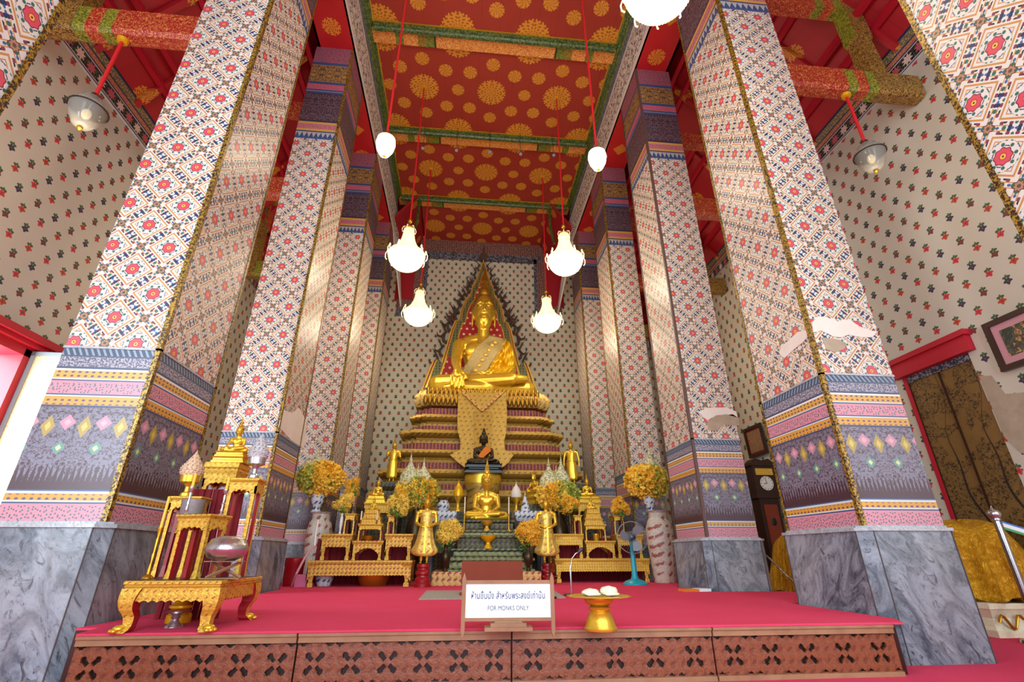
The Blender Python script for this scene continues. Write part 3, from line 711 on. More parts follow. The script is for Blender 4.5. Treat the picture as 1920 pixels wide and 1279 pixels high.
# longcase clock
cx = 6.62; cy = 10.35
t = thing('longcase_clock', 'tall dark brown longcase clock standing between the right pillars', 'clock', (cx, cy, 0))
MB().box(-.29, .29, 0, .36, 0, .55).box(-.24, .24, .02, .34, .55, .7).build('clock_base', M_['dark_wood'], t)
tr = MB().box(-.22, .22, .03, .33, .7, 1.95).build('trunk', M_['dark_wood'], t); MB().box(-.15, .15, .01, .03, .85, 1.8).build('trunk_door', M_['red_wood'], tr)
MB().ell((0, .005, 1.45), (.06, .012, .08)).build('trunk_window', M_['black_lacquer'], tr)
MB().box(-.3, .3, -.03, .36, 1.93, 2.0).box(-.26, .26, 0, .34, 2.0, 2.62).box(-.3, .3, -.03, .36, 2.62, 2.68).prism([(-.28, 2.68), (.28, 2.68), (.16, 2.78), (0, 2.74), (-.16, 2.78)], 0, .3).build('hood', M_['dark_wood'], t)
f = MB().lathe([(.15, 0), (.15, .012)], 32, M=Matrix.Translation((0, -.012, 2.24)) @ Matrix.Rotation(PI/2, 4, 'X')).build('clock_face', M_['white_porcelain'], t)
MB().box(-.2, .2, -.006, 0, 2.42, 2.56).build('arch_panel', M_['carved_gold'], t)
for k in range(12):
    a = k*PI/6; MB().cbox((.125*math.sin(a), -.026, 2.24+.125*math.cos(a)), (.006, .002, .012), None).build('hour_mark', M_['black_lacquer'], f)
MB().tube([(0, -.03, 2.24), (-.075, -.03, 2.225)], .006, 4).build('hour_hand', M_['black_lacquer'], f); MB().tube([(0, -.03, 2.24), (-.03, -.03, 2.35)], .005, 4).build('minute_hand', M_['black_lacquer'], f)
# ---------------------------------------------------------------- figures
def mir(b, fn):
    for s in (-1, 1): fn(b, s)
def head_parts(b, H, hz, y, face=True, ush=True):
    """head of height H with its chin at hz, centred on y, looking along -y"""
    c = hz+H*.5
    b.ell((0, y, c+.06*H), (H*.33, H*.38, H*.46), 20, 14)
    b.ell((0, y-.05*H, c-.22*H), (H*.255, H*.30, H*.28), 18, 12)
    b.ell((0, y-.15*H, c-.40*H), (H*.11, H*.12, H*.08), 12, 8)
    for s in (-1, 1):
        b.ell((s*H*.34, y+.04*H, c-.12*H), (H*.035, H*.09, H*.26), 10, 10)
        if face:
            b.ell((s*H*.125, y-.315*H, c+.07*H), (H*.085, H*.06, H*.04), 12, 8)
            b.tube([(s*H*.03, y-.385*H, c+.12*H), (s*H*.12, y-.37*H, c+.175*H), (s*H*.23, y-.29*H, c+.12*H)], H*.018, 6)
            b.ell((s*H*.14, y-.21*H, c-.12*H), (H*.10, H*.09, H*.13), 10, 8)
            b.ell((s*H*.042, y-.40*H, c-.10*H), (H*.035, H*.04, H*.03), 8, 6)
    if face:
        b.cap((0, y-.37*H, c+.12*H), H*.022, (0, y-.435*H, c-.075*H), H*.042)
        b.ell((0, y-.375*H, c-.205*H), (H*.12, H*.05, H*.024), 12, 6); b.ell((0, y-.368*H, c-.25*H), (H*.09, H*.055, H*.026), 12, 6)
def face_lines(H, hz, y):
    b = MB(); c = hz+H*.5
    for s in (-1, 1):
        b.tube([(s*H*.045, y-.385*H, c+.045*H), (s*H*.125, y-.385*H, c+.028*H), (s*H*.21, y-.325*H, c+.05*H)], H*.009, 5)
        b.tube([(s*H*.03, y-.405*H, c+.125*H), (s*H*.12, y-.388*H, c+.18*H), (s*H*.24, y-.30*H, c+.125*H)], H*.010, 5)
    b.tube([(-H*.12, y-.395*H, c-.215*H), (-H*.05, y-.43*H, c-.232*H), (0, y-.432*H, c-.226*H), (H*.05, y-.43*H, c-.232*H), (H*.12, y-.395*H, c-.215*H)], H*.008, 5)
    return b
def hair_mb(H, hz, y, flame=.9):
    b = MB(); c = hz+H*.5
    b.ell((0, y+.05*H, c+.17*H), (H*.365, H*.37, H*.385), 20, 12); b.ell((0, y+.02*H, c+.56*H), (H*.2, H*.2, H*.2), 14, 8)
    b.lathe([(H*.11, .66*H), (H*.13, .74*H), (H*.10, .84*H), (H*.12, .9*H), (H*.07, .9*H+flame*H*.2), (H*.05, .9*H+flame*H*.45), (H*.012, .9*H+flame*H*.8)], 12, (0, y, c), None, lambda a, i: 1+.18*abs(math.sin(a*3)))
    return b
def hand(b, wr, d, up, L, spread=1, curl=.25, thumb=1):
    """palm + five fingers: wrist point, direction, palm-normal, length"""
    wr, d, up = Vector(wr), Vector(d).normalized(), Vector(up).normalized(); sd = d.cross(up).normalized()
    p = wr+d*L*.28; b.ell(p, (L*.2,)*3, 10, 8); b.cap(wr, L*.14, wr+d*L*.42, L*.19)
    for k, (o, l) in enumerate(((-.21, .42), (-.07, .52), (.07, .48), (.21, .38))):
        a = wr+d*L*.45+sd*o*L*spread; m = a+d*L*l*.55-up*L*curl*.2; e = m+d*L*l*.5-up*L*curl*.5
        b.cap(a, L*.078, m, L*.07, 8); b.cap(m, L*.07, e, L*.055, 8)
    a = wr+d*L*.2+sd*L*.17*thumb; m = a+(d*.7+sd*.7*thumb)*L*.26; b.cap(a, L*.085, m, L*.075, 8); b.cap(m, L*.075, m+(d*.95+sd*.2*thumb)*L*.2, L*.06, 8)
def seated_mb(face=True, mara=True, HD=.30):
    b = MB()
    # crossed legs, right over left
    b.cap((-.13, .13, .125), .12, (-.395, .0, .112), .105); b.cap((.13, .13, .12), .12, (.395, .0, .105), .1)
    b.cap((.415, -.03, .088), .088, (-.24, -.2, .05), .05); b.cap((-.41, -.02, .115), .092, (.26, -.20, .135), .055)
    b.cap((.26, -.2, .135), .048, (.38, -.16, .15), .034); b.cap((-.22, -.2, .05), .045, (-.34, -.17, .045), .03)
    b.ell((0, .12, .13), (.24, .14, .12), 20, 12); b.ell((0, -.04, .08), (.3, .16, .075), 20, 10)
    b.ell((0, .13, .26), (.145, .105, .16), 18, 12); b.ell((0, .12, .42), (.19, .115, .15), 20, 14); b.ell((-.09, .055, .46), (.085, .05, .07)); b.ell((.09, .055, .46), (.085, .05, .07))
    b.cap((-.20, .13, .52), .072, (.20, .13, .52), .072); b.cap((0, .125, .59), .065, (-.17, .13, .55), .062); b.cap((0, .125, .59), .065, (.17, .13, .55), .062); b.cap((0, .12, .53), .09, (0, .11, .62), .058, 14)
    b.cap((0, .11, .58), .062, (0, .09, .70), .058, 14)
    head_parts(b, HD, .655, .09, face)
    if mara:
        b.cap((-.235, .11, .52), .066, (-.255, .0, .34), .05); b.cap((-.255, .0, .34), .05, (-.235, -.17, .225), .036)
        hand(b, (-.235, -.185, .225), (.02, -.34, -.72), (.0, -.75, .35), .215, 1.1, .15, -1)
    else:
        b.cap((-.235, .12, .52), .068, (-.27, .05, .29), .05); b.cap((-.27, .05, .29), .05, (-.11, -.12, .2), .034); hand(b, (-.11, -.12, .2), (1, -.15, -.03), (0, .1, 1), .16, 1, -.1, 1)
    b.cap((.235, .12, .52), .068, (.275, .05, .29), .05); b.cap((.275, .05, .29), .05, (.12, -.12, .19), .034)
    hand(b, (.12, -.12, .188), (-1, -.12, -.02), (0, .1, 1), .17, 1, -.1, -1)
    return b
_cache = {}
def seated_mesh(vs, face, mara):
    k = (vs, face, mara)
    if k not in _cache: _cache[k] = voxel(seated_mb(face, mara, .37), vs, 2)
    return _cache[k].copy()
def seated_statue(name, label, cat, loc, width, mat='gold', hair='hair_gold', vs=.014, face=True, mara=False, rz=0, group=None, flame=.9, depth=1.0, zs=1.0, base=None, basemat='carved_gold', sash=None):
    """width = knee to knee. Optional stepped base below (list of (hx,hy,h))"""
    t = thing(name, label, cat, loc, rz, group); z = 0
    if base:
        b = MB()
        for hx, hy, h in base:
            b.rectloft([(hx*width, hy*width*depth, z), (hx*width*1.0, hy*width*depth, z+h*width*.3), (hx*width*.93, hy*width*depth*.93, z+h*width*.45), (hx*width*.93, hy*width*depth*.93, z+h*width*.7), (hx*width*1.02, hy*width*depth*1.02, z+h*width)]); z += h*width
        b.build('pedestal', M_[basemat], t)
    me = seated_mesh(vs, face, mara); S = Matrix.Translation((0, 0, z)) @ Matrix.Diagonal((width, width*depth, width*zs, 1)); me.transform(S)
    link('body', me, M_[mat], t, True)
    h = hair_mb(.37, .655, .09, flame*.8).mesh('hair'); h.transform(S); link('hair', h, M_[hair], t, 35)
    if face and width > .5: q = face_lines(.37, .655, .09).mesh('face_lines'); q.transform(S); link('face_lines', q, M_['gold_dark'], t)
    if sash:
        b = MB(); b.prism([(.2, .57), (.05, .6), (-.2, .25), (-.06, .2), (.22, .46)], -.02, .12); m2 = b.mesh('robe_sash'); m2.transform(S); link('robe_sash', m2, M_[sash], t)
    return t, z
def standing_statue(name, label, loc, height, mat='gold', arms='crossed', rz=0, vs=.011, flare=1.0, pedestal=None, robe='gold_brocade', group=None, robed=True):
    """height = feet to tip of flame"""
    t = thing(name, label, 'statue', loc, rz, group); z0 = 0
    if pedestal:
        pr, ph, pm = pedestal; b = MB(); b.lathe([(pr*1.15, 0), (pr*1.15, ph*.14), (pr, ph*.18), (pr*1.02, ph*.34), (pr*.8, ph*.42), (pr*.78, ph*.5), (pr*.95, ph*.56), (pr*.95, ph*.66), (pr*.72, ph*.74), (pr*.72, ph*.82), (pr*.86, ph*.87), (pr*.86, ph)], 24); b.build('pedestal', M_[pm], t, 40); z0 = ph
    b = MB()
    for s in (-1, 1):
        b.cap((s*.045, .005, .46), .055, (s*.042, 0, .25), .038); b.cap((s*.042, 0, .25), .036, (s*.042, .01, .05), .02); b.ell((s*.044, -.025, .018), (.022, .05, .018))
    b.ell((0, .01, .48), (.095, .065, .06), 16, 10); b.ell((0, .008, .57), (.07, .05, .09), 16, 10); b.ell((0, .005, .66), (.098, .058, .085), 16, 10)
    b.cap((-.105, .01, .71), .035, (.105, .01, .71), .035); b.cap((0, 0, .72), .035, (0, 0, .78), .03)
    head_parts(b, .145, .765, -.005, True)
    for s in (-1, 1):
        if arms == 'crossed':
            b.cap((s*.13, .01, .70), .033, (s*.15, .01, .56), .027); b.cap((s*.15, .01, .56), .026, (s*.05, -.075, .50), .018); hand(b, (s*.05, -.075, .50), (-s*1, -.1, -.15), (0, -1, 0), .07, 1, .1, s)
        elif arms == 'forward':
            b.cap((s*.13, .01, .70), .033, (s*.155, .01, .56), .027); b.cap((s*.155, .01, .56), .026, (s*.12, -.11, .59), .018); hand(b, (s*.12, -.115, .6), (0, -.2, 1), (0, -1, 0), .075, 1, .1, -s)
        else:
            b.cap((s*.13, .01, .70), .033, (s*.165, .02, .55), .026); b.cap((s*.165, .02, .55), .025, (s*.165, 0, .42), .017); hand(b, (s*.165, 0, .42), (0, -.1, -1), (s, 0, 0), .075, 1, .1, -1)
    me = voxel(b, vs, 2); S = Matrix.Translation((0, 0, z0)) @ Matrix.Scale(height, 4); me.transform(S); link('body', me, M_[mat], t, True)
    h = hair_mb(.145, .765, -.005, .65).mesh('hair'); h.transform(S); link('hair', h, M_['hair_gold'], t, 35)
    if robed:
        rings = []
        for z, w, d, off in ((.10, .085, .05, 0), (.12, .10+.05*flare, .058, 0), (.155, .105+.09*flare, .06, 0), (.20, .105+.085*flare, .062, 0), (.26, .105+.045*flare, .066, 0), (.34, .105+.02*flare, .07, 0), (.44, .105, .074, 0), (.52, .094, .07, 0), (.60, .088, .064, 0), (.67, .102, .066, .0), (.715, .105, .055, 0), (.735, .07, .045, 0)):
            n = 36; r = []
            for k in range(n):
                a = 2*PI*k/n; q = 1+.035*math.sin(a*12)*(1 if z < .5 else .3); x = w*math.copysign(abs(math.cos(a))**.9, math.cos(a))*q; y = d*math.sin(a)*(1 if abs(math.cos(a)) < .75 else .55)*q
                r.append((x, y, z))
            rings.append(r)
        b = MB(); b.loft(rings); m2 = b.mesh('robe'); m2.transform(S); link('robe', m2, M_[robe], t, True)
        b = MB(); b.loft([[(x*.026, y*.012-.075-.0*z, z) for x, y in ((-.5, -1), (.5, -1), (.5, 1), (-.5, 1))] for z in (.14, .5)]); m3 = b.mesh('robe_panel'); m3.transform(S); link('robe_panel', m3, M_[mat], t)
        b = MB(); b.lathe([(.108, .505), (.112, .512), (.112, .53), (.104, .537)], 24, (0, 0, 0), None, None, .72); m3 = b.mesh('belt'); m3.transform(S); link('belt', m3, M_[mat], t, 40)
    return t
# ---------------------------------------------------------------- the great seated image
YB = 14.25; pL = at(800, 715, YB-.35); pR = at(1008, 715, YB-.35); bw = pR.x-pL.x; bx = (pL.x+pR.x)/2; bz = at(905, 732, 13.15).z+.002
bt = thing('buddha_statue', 'huge golden seated statue with brocade sash on the tall tiered pedestal', 'statue', (bx, YB, bz))
big = voxel(seated_mb(True, True, .35), .0055, 4); ZS = (at(905, 603, YB).z-bz)/.665
ZT = 1.0
SZ = 1.06
def stretch(me):
    for v in me.vertices:
        z = v.co.z
        if z > .655+.02: v.co.x *= .95
        v.co.z = z+.012 if z < .17 else .182+(z-.17)*1.075
    me.transform(Matrix.Diagonal((bw*.985, bw*1.0, bw*SZ, 1)))
def sz(z): return (z+.012 if z < .17 else .182+(z-.17)*1.075)*bw*SZ
stretch(big); body = link('body', big, M_['gold'], bt, True)
h = hair_mb(.35, .655, .09, .55).mesh('hair'); stretch(h); fl_ = face_lines(.35, .655, .09).mesh('face_lines'); stretch(fl_); link('face_lines', fl_, M_['gold_dark'], bt); link('hair', h, M_['hair_gold'], bt, 35)
bvh = BVHTree.FromPolygons([v.co[:] for v in body.data.vertices], [p.vertices[:] for p in body.data.polygons])
def drape(name, A, B, mat, nu=40, nv=14, off=.02, fold=None, par=bt):
    """cloth laid on the body between two edge lines given in unit x,z"""
    def pl(P, f):
        L = [0]
        for i in range(1, len(P)): L.append(L[-1]+math.hypot(P[i][0]-P[i-1][0], P[i][1]-P[i-1][1]))
        d = f*L[-1]
        for i in range(1, len(P)):
            if d <= L[i]+1e-9: k = (d-L[i-1])/(L[i]-L[i-1]); return (P[i-1][0]+(P[i][0]-P[i-1][0])*k, P[i-1][1]+(P[i][1]-P[i-1][1])*k)
    g = []; last = -.2*bw
    for i in range(nu+1):
        row = []
        for j in range(nv+1):
            a, c = pl(A, i/nu), pl(B, i/nu); f = j/nv; x = (a[0]+(c[0]-a[0])*f)*bw*.985; z = sz(a[1]+(c[1]-a[1])*f)
            hit = bvh.ray_cast(Vector((x, -3, z)), Vector((0, 1, 0)))[0]
            y = hit.y if hit else (row[-1][1] if row else last); last = y
            row.append((x, y, z))
        g.append(row)
    for _ in range(2):
        g = [[(g[i][j][0], sum(g[max(0, min(nu, i+a))][max(0, min(nv, j+c))][1] for a in (-1, 0, 1) for c in (-1, 0, 1))/9, g[i][j][2]) for j in range(nv+1)] for i in range(nu+1)]
    b = MB(); vs = []
    for t_ in (0, 1):
        for i in range(nu+1):
            for j in range(nv+1):
                x, y, z = g[i][j]; o = off+(fold(i/nu, j/nv) if fold else 0); vs.append((x, y-(o if t_ == 0 else -.03), z))
    W_ = nv+1; N = (nu+1)*W_; fs = []
    for i in range(nu):
        for j in range(nv):
            q = [i*W_+j, (i+1)*W_+j, (i+1)*W_+j+1, i*W_+j+1]; fs.append(q[::-1]); fs.append([k+N for k in q])
    e = [i*W_ for i in range(nu+1)]+[nu*W_+j for j in range(1, nv+1)]+[i*W_+nv for i in range(nu-1, -1, -1)]+[j for j in range(nv-1, 0, -1)]
    for i in range(len(e)): a, c = e[i], e[(i+1) % len(e)]; fs.append([a, c, c+N, a+N])
    b.add(vs, fs); return b.build(name, M_[mat], par, True)
simple('sash_brocade', '#c2aa6a', .6, .1, (30, .5, .02), (18, '#9c8450'))
o = drape('brocade_sash', [(.06, .60), (-.06, .48), (-.17, .32), (-.2, .2)], [(.235, .585), (.16, .44), (.04, .28), (-.05, .185)], 'sash_brocade', off=.06)
b = MB()
for k in range(7):
    f = (k+.6)/7.5; x = (.13-.22*f)*bw; z = sz(.56-.33*f); hit = bvh.ray_cast(Vector((x, -3, z)), Vector((0, 1, 0)))[0]
    if hit: MB().ell((x, hit.y-.09, z), (.07, .03, .07), 12, 6).build('sash_roundel', M_['carved_gold'], o, True)
drape('satin_robe', [(.20, .56), (.16, .44), (.05, .29), (-.03, .20)], [(.255, .545), (.315, .42), (.31, .31), (.2, .19)], 'gold_satin', 50, 26, .045, lambda u, v: .035*math.sin(v*34+u*5)+.03*math.sin(u*26+v*9))
# tiered pedestal
yf0 = 13.15
prof = [(732, 768, 1.86, 'lotus'), (768, 780, 1.80, 'band'), (780, 801, 1.98, 'mould'), (801, 808, 1.9, 'band'), (808, 833, 2.2, 'mould'), (833, 845, 2.1, 'band'), (845, 869, 2.42, 'mould'), (869, 881, 2.3, 'band'), (881, 909, 2.6, 'mould'), (909, 919, 2.5, 'band'), (919, 950, 2.75, 'mould')]
pt = thing('tiered_pedestal', 'tall gilded tiered pedestal carrying the huge golden statue', 'pedestal', (bx, 14.9, PL))
ybk = 16.45; yf = yf0; tiers = []
def ring(b, hx, y0, prf, z0, z1):          # stepped-plan tier with recessed corners
    rs = []
    for e, f in prf:
        z = z0+(z1-z0)*f; X = hx+e; k = .16
        P = [(-X+2*k, y0-e), (X-2*k, y0-e), (X-2*k, y0-e+k*.6), (X-k, y0-e+k*.6), (X-k, y0-e+k*1.4), (X, y0-e+k*1.4), (X, ybk-15.0+.1), (-X, ybk-15.0+.1), (-X, y0-e+k*1.4), (-X+k, y0-e+k*1.4), (-X+k, y0-e+k*.6), (-X+2*k, y0-e+k*.6)]
        rs.append([(p[0], p[1], z) for p in P])
    b.loft(rs)
zprev = None; k = 0; zz = []
for i, (p0, p1, hw, kind) in enumerate(prof):
    yf = yf0-.085*i; z1 = at(905, p0, yf).z-PL if zprev is None else zprev; z0 = at(905, p1, yf).z-PL
    if i == len(prof)-1: z0 = at(905, 960, yf).z-PL
    b = MB(); y0 = yf-14.9
    if kind == 'band': ring(b, hw, y0+.06, [(0, 0), (0, 1)], z0, z1); b.build('petal_band', M_['petal_band'], pt)
    elif kind == 'lotus': ring(b, hw-.05, y0, [(-.14, 0), (.06, .12), (.13, .4), (.12, .66), (.02, .86), (.0, 1)], z0, z1); b.build('lotus_tier', M_['mosaic_gold'], pt, 40)
    else: ring(b, hw-.05, y0, [(-.02, 0), (.0, .2), (-.09, .28), (-.07, .4), (.03, .5), (.08, .7), (.04, .95), (-.02, 1)], z0, z1); b.build('pedestal_tier', M_['mosaic_gold'], pt, 40)
    zprev = z0; zz.append((z0, y0))
b = MB(); ring(b, 2.85, zz[-1][1]-.05, [(0, 0), (0, 1)], 0, zprev); b.build('pedestal_base', M_['mosaic_dark'], pt)
# petals on the lotus tier
lot = [c for c in pt.children if c.name.startswith('lotus_tier')][0]
b = MB(); z0, z1 = zz[0][0], at(905, 732, yf0).z-PL; y0 = zz[0][1]
for r_ in range(2):
    for i in range(26):
        x = (-1.6+3.2*(i+.5*r_)/26); zc = z0+(z1-z0)*(.38+.4*r_)
        b.ell((x, y0-.13+.05*r_, zc), (.062, .05, (z1-z0)*.26), 8, 6)
b.build('lotus_petals', M_['gold_dark'], lot, True)['kind'] = 'stuff'
# hanging textile down the front of the pedestal
def slope_y(z): return yf0-.24-(at(905, 732, yf0).z-z)*.30
def frontsheet(name, px, mat, par, dy=0, th=.04):
    pts = []
    for x, y in px:
        Y = yf0-.3
        for _ in range(4): p = at(x, y, Y); Y = slope_y(p.z)-dy
        pts.append(at(x, y, Y))
    b = MB(); n = len(pts); o = Vector(par.location)
    b.add([p-o for p in pts]+[p-o+Vector((0, th, 0)) for p in pts], [list(range(n))[::-1], list(range(n, 2*n))]+[(i, i+n, (i+1) % n+n, (i+1) % n) for i in range(n)])
    bm = bmesh.new(); me = b.mesh(name); bm.from_mesh(me); bmesh.ops.triangulate(bm, faces=bm.faces); bmesh.ops.recalc_face_normals(bm, faces=bm.faces); bm.to_mesh(me); bm.free()
    return link(name, me, M_[mat], par)
ht = thing('hanging_textile', 'ornate gilded textile hanging down the middle of the tiered pedestal', 'textile', (bx, yf0-.3, PL))
c4 = lambda x, y: (740+x/5.56, 700+y/5.56)
frontsheet('textile_panel', [c4(*p) for p in ((665, 200), (1160, 200), (1170, 400), (1165, 600), (1140, 720), (1150, 800), (1240, 850), (1180, 940), (1080, 1010), (925, 1060), (770, 1010), (660, 930), (575, 850), (680, 800), (690, 720), (655, 600), (655, 400))], 'textile_gold', ht)
frontsheet('textile_centre', [c4(*p) for p in ((830, 400), (1010, 400), (1010, 860), (830, 860))], 'mosaic_gold', ht, .05, .03)
frontsheet('braid', [c4(*p) for p in ((690, 195), (735, 195), (915, 375), (1095, 195), (1140, 195), (915, 402))], 'brocade', ht, .09, .03)
# triangular arch behind the great image
ct = thing('flame_arch', 'tall pointed arch with red and gold mouldings behind the huge statue', 'arch', (bx, 16.15, PL))
z8b = lambda x, y: (780+x/4.264, 460+y/4.264)
half = [(540, 118), (505, 215), (470, 300), (452, 322), (432, 400), (398, 428), (362, 510), (340, 598), (312, 606), (282, 670), (235, 830), (186, 985), (135, 925), (95, 1010), (35, 1170)]
out = [at(*z8b(*p), 16.2) for p in half]; ax0 = out[0].x; L_ = [(p.x-ax0, p.z-PL) for p in out]; zb = L_[-1][1]
def arch_ring(name, f0, mat, y, ext):
    zc = zb+ (L_[0][1]-zb)*.36
    P = [(x*f0[0], zc+(z-zc)*f0[1]) for x, z in L_]; P = P+[(-x, z) for x, z in P[:0:-1]]
    P = [(x+ax0-bx, z) for x, z in P]
    b = MB(); b.prism(P, y, y+ext); me = b.mesh(name); bm = bmesh.new(); bm.from_mesh(me); bmesh.ops.triangulate(bm, faces=bm.faces); bm.to_mesh(me); bm.free(); return link(name, me, M_[mat], ct)
MB().box(-1.9, 1.9, -.1, .2, at(905, 732, 13.15).z-PL+.003, zb+.1).build('arch_base', M_['mosaic_dark'], ct)
arch_ring('arch_gold_edge', (1, 1), 'carved_gold', .0, .2); arch_ring('arch_red_line', (.955, .97), 'red_lacquer', -.03, .1); arch_ring('arch_gold_line', (.925, .955), 'gold', -.05, .1); arch_ring('arch_mosaic', (.89, .935), 'mosaic_green', -.08, .1); arch_ring('arch_inner_gold', (.72, .83), 'gold', -.11, .1); arch_ring('starred_panel', (.68, .80), 'star_red', -.14, .1)
simple('scroll_red', '#6a2a22', .6, 0, None, (4, '#2f4a34'))
b = MB()
for s in (-1, 1):
    for i in range(17):
        f = i/16; k = f*(len(L_)-4); i0 = int(k); i0 = min(i0, len(L_)-4); q = k-i0
        x = L_[i0][0]+(L_[i0+1][0]-L_[i0][0])*q; z = L_[i0][1]+(L_[i0+1][1]-L_[i0][1])*q; sc = .35+.45*f+.1*(i % 3)
        pts = [(x, z), (x-.16*sc, z+.12*sc), (x-.22*sc, z+.36*sc), (x-.1*sc, z+.52*sc), (x-.2*sc, z+.74*sc), (x-.34*sc, z+.96*sc)]
        b.tube([(s*p[0]*-1*-1+ax0-bx, .27, p[1]) for p in pts], [.055*sc, .07*sc, .06*sc, .055*sc, .04*sc, .008], 6)
        pts = [(x-.2*sc, z+.3*sc), (x-.4*sc, z+.34*sc), (x-.46*sc, z+.5*sc)]
        b.tube([(s*p[0]+ax0-bx, .27, p[1]) for p in pts], [.045*sc, .045*sc, .008], 5)
b.build('flame_scrolls', M_['scroll_red'], ct, True)['kind'] = 'stuff'
b = MB(); b.prism([(-.1, L_[0][1]+.05), (.1, L_[0][1]+.05), (.16, L_[0][1]+.3), (.05, L_[0][1]+.45), (.0, L_[0][1]+.8), (-.05, L_[0][1]+.45), (-.16, L_[0][1]+.3)], .15, .2, Matrix.Translation((ax0-bx, 0, 0))); b.build('arch_finial', M_['scroll_red'], ct)
# ---------------------------------------------------------------- gilded tables
def gold_table(label, x0, x1, y0, y1, z0, z1, rz=0, style='cab', leg=.05, apron=.09, top=.035, am='carved_red_gold', lm='carved_gold', group=None, lining=True, name='gilded_table', arch=0.0):
    cx, cy = (x0+x1)/2, (y0+y1)/2; hx, hy = (x1-x0)/2, (y1-y0)/2; H = z1-z0
    t = thing(name, label, 'table', (cx, cy, z0), rz, group)
    b = MB(); b.rectloft([(hx-.012, hy-.012, H-top), (hx-.004, hy-.004, H-top*.75), (hx-.01, hy-.01, H-top*.6), (hx, hy, H-top*.45), (hx, hy, H-top*.1), (hx-.006, hy-.006, H)]); b.build('table_top', M_[am], t)
    def scal(w):                                  # scalloped lower edge of an apron
        P = [(-w, H-top), (w, H-top)]; n = max(6, int(w*2/.05)); q = []
        for i in range(n*4+1):
            f = i/(n*4); x = w-2*w*f; d = apron*(1-.0*f)-.012*abs(math.sin(f*n*PI))
            e = min(abs(f), abs(1-f)); d += apron*.45*max(0, 1-e*w*2/.09)
            if arch: d = apron*(.35+arch*(abs(f-.5)*2)**2.2)-.01*abs(math.sin(f*n*PI))
            q.append((x, H-top-d))
        return P+q
    b = MB(); i_ = .014
    b.prism(scal(hx-i_), -hy+i_, -hy+i_+.014); b.prism(scal(hx-i_), hy-i_-.014, hy-i_)
    R_ = Matrix.Rotation(PI/2, 4, 'Z'); b.prism(scal(hy-i_), hx-i_-.014, hx-i_, R_); b.prism(scal(hy-i_), -hx+i_, -hx+i_+.014, R_)
    b.build('apron', M_[am], t)
    for sx in (-1, 1):
        for sy in (-1, 1):
            b = MB(); rings = []; N = 14; Z1 = H-top; X, Y = sx*(hx-i_-leg*.5), sy*(hy-i_-leg*.5)
            for k in range(N+1):
                f = k/N; z = Z1*(1-f)+.0
                if style == 'cab': o = leg*(.16*math.sin(min(f*1.6, 1)*PI)-.10*math.sin(max(0, f-.5)/.5*PI)+.2*max(0, f-.88)/.12); w = leg*(1.3-.68*min(1, f/.8)**.9+(.22 if f > .88 else 0))
                elif style == 'bracket': o = 0; w = leg*(1.25-.85*min(1, f/.75)**.7+.0)+(leg*.25 if f > .85 else 0); 
                else: o = 0; w = leg*(.62+.5*max(0, .16-f)/.16+.3*max(0, f-.86)/.14)
                ox, oy = X+sx*o, Y+sy*o; h = w*.5
                rings.append([(ox-h, oy-h, z), (ox+h, oy-h, z), (ox+h, oy+h, z), (ox-h, oy+h, z)])
            b.loft(rings[::-1]); b.mi = 0
            me = b.mesh('leg')
            lg = link('leg', me, None, t, False, None, [M_[lm], M_['red_lacquer']])
            for p in me.polygons:
                if (p.normal.x*sx < -.4 and p.normal.y*sy < .3) or (p.normal.y*sy < -.4 and p.normal.x*sx < .3): p.material_index = 1 if lining else 0
            if style == 'cab' and leg > .04:
                c = MB(); ox, oy = X+sx*leg*.3, Y+sy*leg*.3; c.ell((ox, oy, .024), (leg*.42, leg*.42, .024), 10, 6)
                for q in (-1, 0, 1):
                    a = math.atan2(sy, sx)+q*.6; c.ell((ox+math.cos(a)*leg*.42, oy+math.sin(a)*leg*.42, .013), (leg*.2, leg*.2, .013), 8, 5)
                c.build('claw_foot', M_['gold'], lg, True)
    return t
def lathe_thing(name, label, cat, loc, prof, mat, group=None, sm=35, n=24, part='body', fl=None):
    t = thing(name, label, cat, loc, 0, group); MB().lathe(prof, n, (0, 0, 0), None, fl).build(part, M_[mat], t, sm); return t
simple('zinc', '#8f9294', .5, .4, (30, .3, .01))
def scale_prof(P, r, h): return [(a*r, b*h) for a, b in P]
# ---------- near left group
tz = at(300, 1090, 3.78).z
lowt = gold_table('low gold claw-footed table at the front left of the platform', gz(208, 1188).x, at(411, 1092, 3.8).x, 3.84, 4.58, PL, tz, leg=.095, apron=.085, top=.045, am='carved_gold')
MB().box(-.30, .30, -.33, .33, tz-PL-.004, tz-PL+.002).build('table_cloth', M_['dark_wood'], lowt)
a0 = at(328, 1084, 4.12); a1 = at(345, 965, 4.12); hA = at(345, 965, 4.12).z-tz
cA = at(370, 1070, 4.25)
gold_table('small gold stand holding the grey pot, on the low gold table', cA.x-.15, cA.x+.15, cA.y-.20, cA.y+.03, tz+.002, tz+hA, rz=-.28, leg=.05, apron=.07, top=.03, am='carved_gold', style='straight')
tA = tz+hA
hB = at(450, 898, 4.45).z; cB = at(450, 990, 4.45)
gold_table('tall gold stand at the right end of the low gold table, under the grey cone', cB.x-.16, cB.x+.10, 4.38, 4.57, tz+.002, hB, leg=.045, apron=.07, top=.035, am='carved_gold', style='straight')
hC = at(330, 932, 4.46).z; xC = at(352, 960, 4.46).x
gold_table('gold stand under the rose beaded cone, beside the big left pillar', xC-.14, xC+.12, 4.38, 4.57, tz+.002, hC, leg=.04, apron=.06, top=.03, am='carved_gold', style='straight')
hD = at(420, 868, 4.75).z; xD = at(425, 868, 4.75).x
gold_table('tallest gold stand under the small seated gold statue', xD-.16, xD+.14, 4.69, 4.95, PL, hD, leg=.045, apron=.09, top=.1, am='carved_gold', style='straight')
b = MB()
